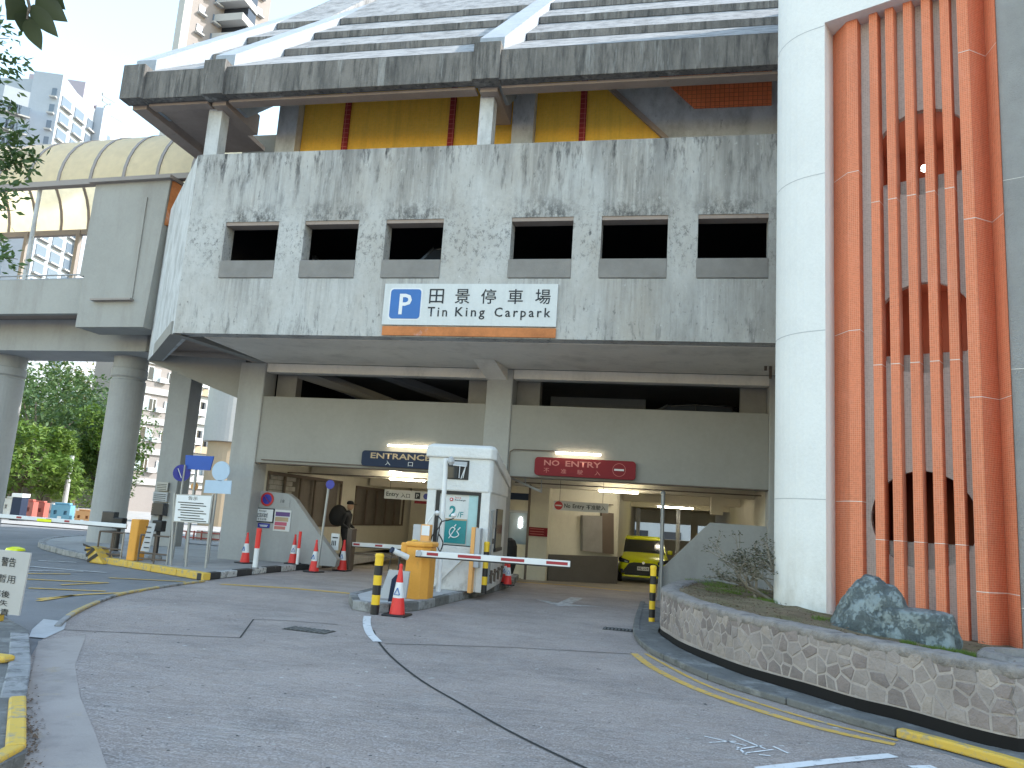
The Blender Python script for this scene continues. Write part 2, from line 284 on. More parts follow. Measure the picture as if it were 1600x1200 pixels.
# ------------------------------------------------------------------ mesh building
class MB:
    def __init__(s): s.v = []; s.f = []
    def add(s, vs, fs):
        b = len(s.v); s.v += [Vector(v) for v in vs]; s.f += [tuple(i + b for i in f) for f in fs]; return s
    def box(s, x0, y0, z0, x1, y1, z1):
        x0, x1 = sorted((x0, x1)); y0, y1 = sorted((y0, y1)); z0, z1 = sorted((z0, z1))
        return s.add([(x0, y0, z0), (x1, y0, z0), (x1, y1, z0), (x0, y1, z0), (x0, y0, z1), (x1, y0, z1), (x1, y1, z1), (x0, y1, z1)],
                     [(0, 3, 2, 1), (4, 5, 6, 7), (0, 1, 5, 4), (1, 2, 6, 5), (2, 3, 7, 6), (3, 0, 4, 7)])
    def prism(s, pts, d):
        """polygon (3d pts) extruded by vector d, closed"""
        n = len(pts); d = Vector(d); a = [Vector(p) for p in pts]; b = [p + d for p in a]
        nrm = Vector((0, 0, 0))
        for i in range(n): nrm += a[i].cross(a[(i + 1) % n])
        if nrm.dot(d) > 0: a, b = b, a
        return s.add(a + b, [tuple(range(n)), tuple(reversed(range(n, 2 * n)))] + [(i, i + n, (i + 1) % n + n, (i + 1) % n) for i in range(n)])
    def tube(s, p0, p1, r0, r1=None, n=12, cap=True):
        r1 = r0 if r1 is None else r1; p0 = Vector(p0); p1 = Vector(p1); d = (p1 - p0).normalized()
        a = d.orthogonal().normalized(); b = d.cross(a)
        vs = []
        for p, r in ((p0, r0), (p1, r1)): vs += [p + (a * math.cos(t) + b * math.sin(t)) * r for t in (2 * math.pi * i / n for i in range(n))]
        fs = [(i, (i + 1) % n, (i + 1) % n + n, i + n) for i in range(n)]
        if cap: fs += [tuple(reversed(range(n))), tuple(range(n, 2 * n))]
        return s.add(vs, fs)
    def lathe(s, c, prof, n=16, axis='z'):
        c = Vector(c); vs = []; m = len(prof)
        for r, h in prof:
            for i in range(n):
                t = 2 * math.pi * i / n; q = (r * math.cos(t), r * math.sin(t), h)
                if axis == 'y': q = (q[0], q[2], q[1])
                if axis == 'x': q = (q[2], q[0], q[1])
                vs.append(c + Vector(q))
        fs = [(j * n + i, j * n + (i + 1) % n, (j + 1) * n + (i + 1) % n, (j + 1) * n + i) for j in range(m - 1) for i in range(n)]
        return s.add(vs, fs + [tuple(reversed(range(n))), tuple(range((m - 1) * n, m * n))])
    def bar(s, p0, p1, w, h, up=(0, 0, 1)):
        p0 = Vector(p0); p1 = Vector(p1); d = (p1 - p0).normalized(); u = Vector(up); a = d.cross(u).normalized() * w / 2; b = a.cross(d).normalized() * h / 2
        return s.prism([p0 - a - b, p0 + a - b, p0 + a + b, p0 - a + b], p1 - p0)
    def build(s, name, m, parent=None, bevel=0, smooth=False, label=None, kind=None, fixn=True):
        me = bpy.data.meshes.new(name)
        off = parent_loc(parent)
        me.from_pydata([tuple(v - off) for v in s.v], [], s.f)
        me.materials.append(M[m] if isinstance(m, str) else m)
        if fixn:
            bm = bmesh.new(); bm.from_mesh(me); bmesh.ops.recalc_face_normals(bm, faces=bm.faces); bm.to_mesh(me); bm.free()
        if smooth:
            for p in me.polygons: p.use_smooth = True
        o = bpy.data.objects.new(name, me); COL.objects.link(o)
        if parent: o.parent = parent
        if bevel:
            b = o.modifiers.new('bevel', 'BEVEL'); b.width = bevel; b.segments = 2; b.limit_method = 'ANGLE'
        if label: o['label'] = label
        if kind: o['kind'] = kind
        return o
WL = {}
def parent_loc(p):
    v = Vector((0, 0, 0))
    while p is not None: v += Vector(WL.get(p.name, (0, 0, 0))); p = p.parent
    return v
def thing(name, label, cat, loc=(0, 0, 0), group=None):
    o = bpy.data.objects.new(name, None); COL.objects.link(o); o.location = loc; WL[o.name] = tuple(loc)
    o['label'] = label; o['category'] = cat; o.empty_display_size = .2
    if group: o['group'] = group
    return o
def tag(o, label, cat, group=None):
    o['label'] = label; o['category'] = cat
    if group: o['group'] = group
    return o
def dup(root, loc, label, rotz=None, group=None, scale=None):
    r = root.copy(); COL.objects.link(r); r.location = loc; r['label'] = label
    if rotz is not None: r.rotation_euler = (0, 0, rotz)
    if scale: r.scale = (scale,) * 3
    if group: r['group'] = group
    def rec(a, b):
        for ch in list(a.children):
            if ch == r: continue
            c = ch.copy(); COL.objects.link(c); c.parent = b; rec(ch, c)
    rec(root, r); return r
def struct(name, mb, m, **k): return mb.build(name, m, None, kind='structure', **k)
def sheet(name, pts, z, m, kind='structure', parent=None, label=None):
    mb = MB(); mb.add([(p[0], p[1], z) for p in pts], [tuple(range(len(pts)))])
    me_f = mb
    o = me_f.build(name, m, parent, kind=kind, label=label, fixn=False)
    if o.data.polygons[0].normal.z < 0: o.data.flip_normals()
    return o
def strip(pts, width, z, side=0):
    """flat ribbon along a ground polyline"""
    mb = MB(); P = [Vector((p[0], p[1])) for p in pts]; vs = []
    for i, p in enumerate(P):
        d = (P[min(i + 1, len(P) - 1)] - P[max(i - 1, 0)]).normalized(); n = Vector((-d.y, d.x))
        a = p + n * width * (.5 + side); b = p - n * width * (.5 - side); vs += [(a.x, a.y, z), (b.x, b.y, z)]
    return mb.add(vs, [(2 * i, 2 * i + 1, 2 * i + 3, 2 * i + 2) for i in range(len(P) - 1)])
def smooth_path(pts, k=5):
    P = [Vector((p[0], p[1], p[2] if len(p) > 2 else 0)) for p in pts]; out = []
    for i in range(len(P) - 1):
        a, b, c, d = P[max(i - 1, 0)], P[i], P[i + 1], P[min(i + 2, len(P) - 1)]
        for j in range(k):
            t = j / k; out.append(.5 * ((2 * b) + (c - a) * t + (2 * a - 5 * b + 4 * c - d) * t * t + (3 * b - a - 3 * c + d) * t ** 3))
    out.append(P[-1]); return out
def text(s, p0, ux, uz, wdt, hgt, m, parent, name='lettering', extr=0.002, bold=0., shear=0., spc=1.):
    cu = bpy.data.curves.new(name, 'FONT'); cu.body = s; cu.size = 1; cu.extrude = 0; cu.offset = bold; cu.resolution_u = 2; cu.shear = shear; cu.space_character = spc
    o = bpy.data.objects.new(name, cu); COL.objects.link(o)
    dg = bpy.context.evaluated_depsgraph_get(); dg.update()
    me = bpy.data.meshes.new_from_object(o.evaluated_get(dg)); bpy.data.objects.remove(o); bpy.data.curves.remove(cu)
    if not me.vertices: return None
    xs = [v.co.x for v in me.vertices]; ys = [v.co.y for v in me.vertices]
    x0, x1, y0, y1 = min(xs), max(xs), min(ys), max(ys); ux = Vector(ux); uz = Vector(uz); p0 = Vector(p0); off = parent_loc(parent)
    sy = hgt / max(y1 - y0, 1e-4); sx = wdt / max(x1 - x0, 1e-4) if wdt else sy
    for v in me.vertices: v.co = p0 + ux * ((v.co.x - x0) * sx) + uz * ((v.co.y - y0) * sy) - off
    me.materials.clear(); me.materials.append(M[m]); me.name = name
    q = bpy.data.objects.new(name, me); COL.objects.link(q); q.parent = parent; return q
def disc(c, r, m, parent, name, n=24, th=.01, axis='y', y=0):
    mb = MB(); mb.lathe(c, [(r, 0), (r, th)], n, axis); return mb.build(name, m, parent)
def rrect(x0, z0, x1, z1, r, Y, k=5):
    pts = []
    for cx, cz, a in ((x1 - r, z1 - r, 0), (x0 + r, z1 - r, 90), (x0 + r, z0 + r, 180), (x1 - r, z0 + r, 270)):
        for j in range(k + 1): t = R(a + 90 * j / k); pts.append((cx + r * math.cos(t), Y, cz + r * math.sin(t)))
    return pts
def wall_holes(mb, a0, a1, z0, z1, d0, d1, holes, fn=lambda a, d, z: (a, d, z)):
    """slab over run a0..a1, height z0..z1, depth d0 (front)..d1, rectangular holes (a0,z0,a1,z1)"""
    A = sorted({a0, a1, *[h[0] for h in holes], *[h[2] for h in holes]}); Z = sorted({z0, z1, *[h[1] for h in holes], *[h[3] for h in holes]})
    solid = lambda i, j: 0 <= i < len(A) - 1 and 0 <= j < len(Z) - 1 and not any(h[0] <= (A[i] + A[i + 1]) / 2 <= h[2] and h[1] <= (Z[j] + Z[j + 1]) / 2 <= h[3] for h in holes)
    for i in range(len(A) - 1):
        for j in range(len(Z) - 1):
            if not solid(i, j): continue
            a, b, c, d = A[i], A[i + 1], Z[j], Z[j + 1]
            mb.add([fn(a, d0, c), fn(b, d0, c), fn(b, d0, d), fn(a, d0, d)], [(0, 1, 2, 3)])
            mb.add([fn(a, d1, c), fn(b, d1, c), fn(b, d1, d), fn(a, d1, d)], [(3, 2, 1, 0)])
            if not solid(i - 1, j): mb.add([fn(a, d0, c), fn(a, d0, d), fn(a, d1, d), fn(a, d1, c)], [(0, 1, 2, 3)])
            if not solid(i + 1, j): mb.add([fn(b, d0, c), fn(b, d1, c), fn(b, d1, d), fn(b, d0, d)], [(0, 1, 2, 3)])
            if not solid(i, j - 1): mb.add([fn(a, d0, c), fn(a, d1, c), fn(b, d1, c), fn(b, d0, c)], [(0, 1, 2, 3)])
            if not solid(i, j + 1): mb.add([fn(a, d0, d), fn(b, d0, d), fn(b, d1, d), fn(a, d1, d)], [(0, 1, 2, 3)])
    return mb

# ================================================================== THE SETTING: GROUND
gm = MB()
IX0, IX1, IY0, IY1 = -10.4, 2.0, 20.0, 41.0
for (a, b, c, d) in ((-900, IX0, -200, 1200), (IX1, 900, -200, 1200), (IX0, IX1, -200, IY0), (IX0, IX1, IY1, 1200)):
    gm.add([(a, c, -.006), (b, c, -.006), (b, d, -.006), (a, d, -.006)], [(0, 1, 2, 3)])
struct('ground', gm, 'asphalt', fixn=False)
sheet('road', [(-8.9, 14.05), G(180, 931), G(100, 966), G(60, 1005), (-5.1, 5.6), (-3.9, 3.5), (-3, -6), (14, -6), (14, 6), (2.8, 6.2), (0.6, 9), (-.3, 11), (.2, 16), (2, 18), (2, 20), (-10.4, 20), (-8.7, 20), (-8.95, 16.7)], 0, 'road')
fl = MB(); fz = lambda y: -max(0, min(y, 30) - 20) * .033
fl.add([(IX0, 20, 0), (IX1, 20, 0), (IX1, 30, fz(30)), (IX0, 30, fz(30)), (IX1, 41, fz(30)), (IX0, 41, fz(30))], [(0, 1, 2, 3), (3, 2, 4, 5)])
M['carfloor'] = rough_mat('brown_car_park_floor', (.24, .21, .17), .12, .8, .6, 20, .2, .004, stains=[((.12, .1, .09), (1.5, .6, 1), .5, .7, None, .5)])
struct('carpark_floor', fl, 'carfloor', fixn=False)
# left pavement (raised)
PV = [(-8.95, 14.2), (-9.0, 16.7), (-8.75, 20.2), (-9.2, 26), (-10.4, 26), (-10.4, 44), (-20, 44), (-19.6, 30), (-19.2, 24), (-18.2, 20.6), (-16.6, 18.3), (-14.4, 16.7), (-12.4, 15.6), (-11.2, 15.1)]
struct('pavement', MB().prism([(x, y, 0) for x, y in PV], (0, 0, .12)), 'pave')
sheet('far_pavement', [(-60, 27), (-20.5, 27.5), (-20.5, 60), (-60, 60)], .03, 'pave')
sheet('gutter', [G(60, 1002), G(135, 992), G(117, 1040), G(125, 1090), G(150, 1150), G(172, 1215), (-3, 3), (-4.3, 3.3), G(36, 1200), G(38, 1100)], .004, 'gutter')
# lower left kerbside
LP = [G(0, 975), G(42, 1000), G(46, 1060), G(38, 1110), G(36, 1205), (-3.4, 3.2), (-9, 3.2), (-12, 8)]
struct('kerbside_paving', MB().prism([(p[0], p[1], 0) for p in LP], (0, 0, .1)), 'kerbdk')

def kerb_run(root, path, width, h, mats, seg=.95, side=1, z0=0, name='kerb_stone', gap=.012, bevel=.015):
    P = [Vector((p[0], p[1])) for p in path]; L = [0]
    for i in range(1, len(P)): L.append(L[-1] + (P[i] - P[i - 1]).length)
    def at(s):
        s = max(0, min(s, L[-1]))
        for i in range(1, len(P)):
            if s <= L[i] + 1e-9:
                t = (s - L[i - 1]) / max(L[i] - L[i - 1], 1e-9); p = P[i - 1].lerp(P[i], t); d = (P[i] - P[i - 1]).normalized(); return p, Vector((-d.y, d.x)) * side
    n = max(1, round(L[-1] / seg)); k = 0
    for i in range(n):
        a, b = L[-1] * i / n + gap / 2, L[-1] * (i + 1) / n - gap / 2
        mb = MB(); q = max(1, int((b - a) / .3)); hh = h + random.uniform(-.006, .006)
        S = [at(a + (b - a) * j / q) for j in range(q + 1)]; vs = []
        for p, nn in S:
            o = p + nn * width; vs += [(p.x, p.y, z0), (p.x, p.y, z0 + hh), (o.x, o.y, z0 + hh), (o.x, o.y, z0)]
        fs = [(0, 1, 2, 3), tuple(4 * q + t for t in (3, 2, 1, 0))]
        for j in range(q): fs += [(4 * j + t, 4 * j + (t + 1) % 4, 4 * j + 4 + (t + 1) % 4, 4 * j + 4 + t) for t in range(4)]
        mb.add(vs, fs); mb.build(name, mats[i % len(mats)], root, bevel=bevel)
def sroot(name):
    o = bpy.data.objects.new(name, None); COL.objects.link(o); o['kind'] = 'structure'; return o
kr = sroot('pavement_kerb')
kerb_run(kr, [(-8.93, 14.1), (-8.98, 16.7), (-8.72, 20.4)], .16, .135, ['kerbblack', 'kerbwhite'], .62, 1)
kerb_run(kr, [(-12.35, 15.58), (-11.2, 15.08), (-8.93, 14.08)], .17, .14, ['ykerb'], .9, 1)
kerb_run(kr, smooth_path([(-19.2, 24), (-18.2, 20.6), (-16.6, 18.3), (-14.4, 16.7), (-12.4, 15.6)], 3), .15, .14, ['kerb'], .95, 1)
kr2 = sroot('dividing_kerb')
kerb_run(kr2, smooth_path([G(316, 909), G(250, 918), G(180, 931), G(130, 950), G(100, 966), G(84, 980)], 4), .075, .04, ['ykerbold', 'kerb', 'ykerbold'], .8, 1)
kr3 = sroot('left_kerb')
kerb_run(kr3, [G(43, 1003), G(46, 1060), G(38, 1112)], .17, .11, ['kerb'], .6, -1)
kerb_run(kr3, [G(37, 1116), G(36, 1200), (-3.3, 3.0)], .105, .13, ['ykerb'], .62, -1)
# island
IS = [(-4.95, 12.0), (-4.62, 11.85), (-4.3, 12.0), (-4.02, 12.7), (-3.93, 14.0), (-3.74, 16.4), (-3.68, 18.6), (-3.95, 20.6), (-5.3, 20.6), (-5.5, 15.0), (-5.4, 12.9)]
struct('traffic_island', MB().prism([(x + (.1 if x < -4.7 else -.1), y + .08, 0) for x, y in IS], (0, 0, .14)), 'patch')
kr4 = sroot('island_kerb'); kerb_run(kr4, IS + [IS[0]], .14, .15, ['kerb', 'kerbdk'], .7, 1)
# right kerb and channel by the planter
KR = smooth_path([G(1000, 945), G(989, 985), G(1003, 1012), G(1040, 1034), G(1120, 1069), G(1250, 1109), G(1350, 1139), G(1420, 1158), G(1570, 1199), (3.4, 5.6)], 4)
kr5 = sroot('planter_kerb')
i0 = 26
kerb_run(kr5, KR[:28], .1, .075, ['kerbdk'], 1.15, 1)
kerb_run(kr5, KR[27:], .1, .078, ['ykerb'], 1.6, 1)
# markings
mk = sroot('road_markings')
strip(smooth_path([G(997, 1022), G(1030, 1046), G(1100, 1079), G(1200, 1113), G(1300, 1141), G(1400, 1162)], 4), .1, .005, -.5).build('yellow_line', 'yline', mk, fixn=False)
strip(smooth_path([G(1012, 1022), G(1100, 1068), G(1200, 1103), G(1300, 1132), G(1405, 1157)], 4), .055, .005, -.5).build('yellow_line', 'yline', mk, fixn=False)
strip([G(345, 913), G(450, 919), G(553, 928)], .2, .005).build('yellow_line', 'yline', mk, fixn=False)
strip([G(800, 909), G(880, 914), G(985, 924)], .18, .005).build('yellow_line', 'yline', mk, fixn=False)
strip([G(1185, 1203), G(1300, 1190), G(1396, 1181)], .1, .005).build('white_line', 'wline', mk, fixn=False)
strip([G(1424, 1200), G(1460, 1199)], .08, .005).build('white_line', 'wline', mk, fixn=False)
strip(smooth_path([G(574, 963), G(573, 975), G(578, 990), G(590, 1003)], 3), .11, .005).build('white_line', 'wline', mk, fixn=False)
for a, b in (((1100, 1151), (1166, 1166)), ((1142, 1149), (1196, 1171)), ((1108, 1161), (1150, 1159)), ((1150, 1172), (1190, 1166)), ((1160, 1178), (1208, 1172)), ((1208, 1167), (1232, 1178)), ((1152, 1168), (1166, 1180)), ((1186, 1180), (1204, 1182))):
    strip([G(*a), G(*b)], .022, .005).build('painted_stroke', 'wline', mk, fixn=False)
arr = MB()
for q in (((845, 925), (800, 916), (897, 935), (890, 939)), ((885, 925), (912, 926), (893, 941), (868, 939)), ((868, 939), (893, 941), (924, 941), (840, 934))):
    arr.add([tuple(G(*p)[:2]) + (.005,) for p in q], [(0, 1, 2, 3)])
arrow = MB(); arrow.add([(-2.12, 17.1, .005), (-1.86, 17.1, .005), (-1.95, 15.6, .005), (-2.2, 15.6, .005)], [(0, 3, 2, 1)])
arrow.add([(-2.75, 16.1, .0052), (-2.12, 15.15, .0052), (-1.35, 15.75, .0052), (-2.1, 15.6, .0052)], [(0, 1, 2, 3)]); arrow.build('white_arrow', 'wlinef', mk, fixn=False)
for a in (((20, 883), (165, 895)), ((25, 892), (130, 893)), ((60, 876), (120, 879))): strip([G(*a[0]), G(*a[1])], .12, .004).build('white_line', 'wlinef', mk, fixn=False)
for a in (((20, 896), (110, 897)), ((40, 905), (170, 911)), ((45, 919), (165, 924)), ((60, 936), (130, 929)), ((130, 929), (220, 925)), ((95, 914), (160, 911)), ((170, 903), (290, 909)), ((60, 939), (115, 930))):
    strip([G(*a[0]), G(*a[1])], .1, .004).build('yellow_line', 'yline', mk, fixn=False)
jo = sroot('slab_joints')
strip(smooth_path([G(583, 985), G(592, 1004), G(615, 1030), G(660, 1065), G(720, 1100), G(790, 1140), G(860, 1175), G(935, 1210)], 4), .028, .0045).build('joint_groove', 'dkjoint', jo, fixn=False)
for pl in ([G(90, 984), G(240, 991), G(375, 997)], [G(375, 997), G(396, 968)], [G(396, 968), G(445, 970), G(528, 976)], [G(600, 1006), G(800, 1012), G(998, 1023)]):
    strip(pl, .019, .0045).build('joint_groove', 'dkjoint', jo, fixn=False)
sheet('cement_patch', [G(68, 968), G(104, 972), G(100, 984), G(70, 998), G(45, 996), G(50, 984)], .006, 'patch', parent=jo)
rq = random.Random(8)
# drain covers
def grate(c, w_, d_, rot, label):
    t = thing('drain_grate', label, 'drain cover', (c[0], c[1], 0)); t.rotation_euler = (0, 0, rot)
    o = t.location.copy(); mb = MB().box(c[0] - w_ / 2, c[1] - d_ / 2, .001, c[0] + w_ / 2, c[1] + d_ / 2, .004); mb.build('frame', 'dkjoint', t)
    for i in range(9):
        x = c[0] - w_ / 2 + w_ * (i + .5) / 9; MB().box(x - w_ * .028, c[1] - d_ / 2 + .02, .004, x + w_ * .028, c[1] + d_ / 2 - .02, .014).build('bar', 'kerbdk', t)
g = G(483, 985); grate(g, .62, .3, -.1, 'rusty slotted drain cover in the concrete of the entrance lane')
g = G(968, 984); grate(g, .5, .3, .0, 'dark slotted drain cover beside the kerb near the right striped bollard')

# ================================================================== PLANTER
pl_thing = thing('planter_wall', 'curved low planter wall of mauve grey stones with pale mortar below the orange tower', 'planter', (1, 10, 0))
WPx = [(1032, 979), (1048, 995), (1075, 1011), (1150, 1042), (1210, 1061), (1262, 1076), (1337, 1099), (1412, 1117), (1506, 1144), (1585, 1164)]
WP = [(0.55, 15.3), (.12, 14.4)] + [tuple(G(x, y, .12)[:2]) for x, y in WPx]
WP = [Vector((p[0], p[1])) for p in smooth_path([Vector((a, b)) for a, b in WP], 6)]
cr = WP[-1]; WP += [cr + Vector((.9, .25)) * t for t in (.3, 1, 2.5)]
WLn = [0]
for i in range(1, len(WP)): WLn.append(WLn[-1] + (WP[i] - WP[i - 1]).length)
def wat(u):
    u = max(0, min(u, WLn[-1] - 1e-6))
    for i in range(1, len(WP)):
        if u <= WLn[i]:
            t = (u - WLn[i - 1]) / (WLn[i] - WLn[i - 1]); d = (WP[i] - WP[i - 1]).normalized()
            d0 = (WP[i - 1] - WP[max(i - 2, 0)]).normalized() if i > 1 else d
            dd = d0.lerp(d, min(1, t + .5)).normalized(); return WP[i - 1].lerp(WP[i], t), Vector((dd.y, -dd.x))
def WM(u, v, d):
    p, n = wat(u); q = p - n * (-1) * d if False else p + n * (d * -1) * -1; return (q.x, q.y, v)
# outward normal must point to the road (towards the camera side, -x)
_p, _n = wat(WLn[-1] * .4); WS = 1 if _n.x < 0 else -1
def WM(u, v, d):
    p, n = wat(u); q = p + n * d * WS; return (q.x, q.y, v)
us = [WLn[-1] * i / 90 for i in range(91)]
core = MB(); prof = [(.0, .0), (.0, .64), (-.26, .64), (-.26, .0)]
vs = [WM(u, z, d) for u in us for d, z in prof]
core.add(vs, [(4 * i + k, 4 * i + (k + 1) % 4, 4 * i + 4 + (k + 1) % 4, 4 * i + 4 + k) for i in range(90) for k in range(4)] + [(0, 1, 2, 3), (360, 361, 362, 363)])
core.build('wall_core', 'mortar', pl_thing)
cop = MB(); prof = [(.003, .61), (.009, .645), (.008, .682), (-.008, .698), (-.2, .703), (-.26, .69), (-.27, .6), (-.05, .58)]
from mathutils import noise as mn
uc = [WLn[-1] * i / 300 for i in range(301)]; vs = [WM(u, z + .012 * mn.noise(Vector((u * 7, z * 5, d * 9))) + .006 * mn.noise(Vector((u * 31, z * 15, d * 20))), d + .010 * mn.noise(Vector((u * 9, z * 9, d * 5 + 9)))) for u in uc for d, z in prof]; m_ = len(prof)
cop.add(vs, [(m_ * i + k, m_ * i + (k + 1) % m_, m_ * i + m_ + (k + 1) % m_, m_ * i + m_ + k) for i in range(300) for k in range(m_)] + [tuple(range(m_)), tuple(range(300 * m_, 301 * m_))])
cop.build('coping', 'coping', pl_thing, smooth=True)
# crazy-paved stones: Voronoi cells over the unrolled face
rs = random.Random(3)
seeds = []; U0, U1, V0, V1 = WLn[-1] * .04, WLn[-1] - .02, .185, .655
nu = int((U1 - U0) / .155)
for i in range(nu):
    for j in range(4): seeds.append((U0 + (i + .5 + rs.uniform(-.42, .42)) * (U1 - U0) / nu + (.5 if j % 2 else 0) * .1, V0 + (j + .5 + rs.uniform(-.4, .4)) * (V1 - V0) / 4))
def clip(poly, a, b, c):  # keep a*x+b*y<=c
    out = []
    for i in range(len(poly)):
        p, q = poly[i], poly[(i + 1) % len(poly)]; fp = a * p[0] + b * p[1] - c; fq = a * q[0] + b * q[1] - c
        if fp <= 0: out.append(p)
        if (fp < 0 < fq) or (fq < 0 < fp): t = fp / (fp - fq); out.append((p[0] + (q[0] - p[0]) * t, p[1] + (q[1] - p[1]) * t))
    return out
for k, (su, sv) in enumerate(seeds):
    poly = [(su - .3, V0), (su + .3, V0), (su + .3, V1), (su - .3, V1)]
    for (tu, tv) in seeds:
        if (tu, tv) == (su, sv) or abs(tu - su) > .6: continue
        a, b = tu - su, tv - sv; L = math.hypot(a, b); g_ = .004 + .010 * rs.random()
        poly = clip(poly, a, b, (a * (tu + su) + b * (tv + sv)) / 2 - g_ * L)
        if len(poly) < 3: break
    if len(poly) < 3: continue
    cu_ = sum(p[0] for p in poly) / len(poly); cv_ = sum(p[1] for p in poly) / len(poly)
    if max(math.hypot(p[0] - cu_, p[1] - cv_) for p in poly) < .03: continue
    h_ = rs.uniform(.002, .010); n = len(poly); mb = MB()
    mb.add([WM(p[0], p[1], -.002) for p in poly] + [WM(cu_ + (p[0] - cu_) * .93, cv_ + (p[1] - cv_) * .93, h_ * rs.uniform(.6, 1)) for p in poly] + [WM(cu_, cv_, h_ * 1.25)],
           [(i, (i + 1) % n, n + (i + 1) % n, n + i) for i in range(n)] + [(n + i, n + (i + 1) % n, 2 * n) for i in range(n)])
    mb.build('stone', rs.choice(('stone', 'stone', 'stoneb', 'stonec')), pl_thing)
# black strip as painted gap shade, and concrete channel between kerb and wall
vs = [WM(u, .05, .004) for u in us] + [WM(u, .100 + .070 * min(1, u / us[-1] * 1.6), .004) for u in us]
struct('gap_shade_strip', MB().add(vs, [(i, i + 1, 92 + i, 91 + i) for i in range(90)]), 'gapshade', fixn=False)
chp = [(p[0], p[1]) for p in KR]; ch = MB(); nK = len(chp)
vsk = []
for i in range(nK):
    u = WLn[-1] * (.06 + .94 * i / (nK - 1)); q = WM(min(u, WLn[-1] * .93), .0, .035); p = chp[i]
    n_ = 0.13; vv = Vector((q[0] - p[0], q[1] - p[1])); vv = vv.normalized() * n_ if vv.length > .14 else vv
    vsk += [(p[0] + vv.x * .6, p[1] + vv.y * .6, .069), (q[0], q[1], .072)]
ch.add(vsk, [(2 * i, 2 * i + 1, 2 * i + 3, 2 * i + 2) for i in range(nK - 1)])
struct('channel_paving', ch, 'kerbdk', fixn=False)
# soil
sz = lambda x: max(.40, min(.6, .55 - .08 * (x - 2.09)))
BK = [Vector((p[0], p[1])) for p in smooth_path([Vector((.5, 15.35)), Vector((1.9, 15.3)), Vector((2.8, 13.0)), Vector((5.0, 11.6)), Vector((6.5, 8)), Vector((6.5, 6.5))], 8)]
def gz(x, y):
    d = min(math.hypot(x - p.x, y - p.y) for p in WP); return sz(x) + (.668 - sz(x)) * math.exp(-max(0, d - .27) / .3)
so_ = MB(); nI, nJ = 60, 22
for i in range(nI + 1):
    u = WLn[-1] * i / nI; p = Vector(WM(u, 0, -.24)[:2]); q = BK[min(len(BK) - 1, int(i / nI * (len(BK) - 1) + .5))]
    for j in range(nJ + 1):
        r_ = p.lerp(q, (j / nJ) ** 1.8); z = gz(r_.x, r_.y) if j else .62; z = z + .025 * math.sin(r_.x * 7 + r_.y * 3) * math.cos(r_.y * 6) + .02 * rs.random(); so_.v.append(Vector((r_.x, r_.y, z)))
so_.f = [(i * (nJ + 1) + j, i * (nJ + 1) + j + 1, (i + 1) * (nJ + 1) + j + 1, (i + 1) * (nJ + 1) + j) for i in range(nI) for j in range(nJ)]
so_o = struct('planter_soil', so_, 'soil', smooth=True)
if so_o.data.polygons[200].normal.z < 0: so_o.data.flip_normals()
def blades(pts_r, n, hgt, wd, rnd):
    mb = MB(); n = int(n * 1.6)
    for _ in range(n):
        c, r_ = rnd.choice(pts_r); a = rnd.uniform(0, 6.28); rr = r_ * math.sqrt(rnd.random()); x, y = c[0] + rr * math.cos(a), c[1] + rr * math.sin(a) ; z = gz(x, y)
        t = rnd.uniform(0, 6.28); h = hgt * rnd.uniform(.5, 1.3); w_ = wd
        mb.add([(x - w_ * math.cos(t), y - w_ * math.sin(t), z), (x + w_ * math.cos(t), y + w_ * math.sin(t), z), (x + rnd.uniform(-.04, .04), y + rnd.uniform(-.04, .04), z + h)], [(0, 1, 2)])
    return mb
rg = random.Random(5)
gp = [(G(1300, 968, .6), .25), (G(1150, 928, .55), .55), (G(1110, 920, .57), .45), (G(1200, 945, .55), .3), (G(1130, 932, .55), .3)]
gr_ = blades(gp, 2600, .05, .004, rg).build('grass', 'grass', None, fixn=False); tag(gr_, 'sparse green grass over the dry soil at the left of the planter', 'grass'); gr_['kind'] = 'stuff'
gp = [(G(1515, 1008, .6), .2), (G(1482, 1004, .6), .16), (G(1545, 1014, .6), .14), (G(1420, 994, .63), .07), (G(1450, 1001, .63), .08), (G(1418, 935, .5), .06)]
gr_ = blades(gp, 2600, .055, .004, rg).build('grass', 'grass', None, fixn=False); tag(gr_, 'bright green grass around the foot of the rock', 'grass'); gr_['kind'] = 'stuff'
th = MB()
for _ in range(1500):
    a = rg.random(); b = rg.random(); u = WLn[-1] * (.12 + a * .7); p = Vector(WM(u, 0, -.28)[:2]); q = BK[int((.12 + a * .7) * (len(BK) - 1))]; r_ = p.lerp(q, b); z = gz(r_.x, r_.y) + .03; t = rg.uniform(0, 6.28); l = rg.uniform(.015, .04)
    th.add([(r_.x, r_.y, z), (r_.x + l * math.cos(t), r_.y + l * math.sin(t), z + .012), (r_.x - .01 * math.sin(t), r_.y + .01 * math.cos(t), z + .01)], [(0, 1, 2)])
o = th.build('leaf_litter', 'dryleaf', None, fixn=False); tag(o, 'dry brown leaf litter scattered on the planter soil', 'leaf litter'); o['kind'] = 'stuff'
ll = MB()
for _ in range(260):
    c = G(48 + rg.gauss(0, 9), 1150 + rg.gauss(0, 40)); t = rg.uniform(0, 6.28); l = rg.uniform(.01, .03)
    ll.add([(c.x, c.y, .012), (c.x + l * math.cos(t), c.y + l * math.sin(t), .02), (c.x + l * math.cos(t + 1), c.y + l * math.sin(t + 1), .012)], [(0, 1, 2)])
o = ll.build('leaf_litter', 'dryleaf', None, fixn=False); tag(o, 'brown leaf debris in the gutter by the lower left yellow kerb', 'leaf litter'); o['kind'] = 'stuff'

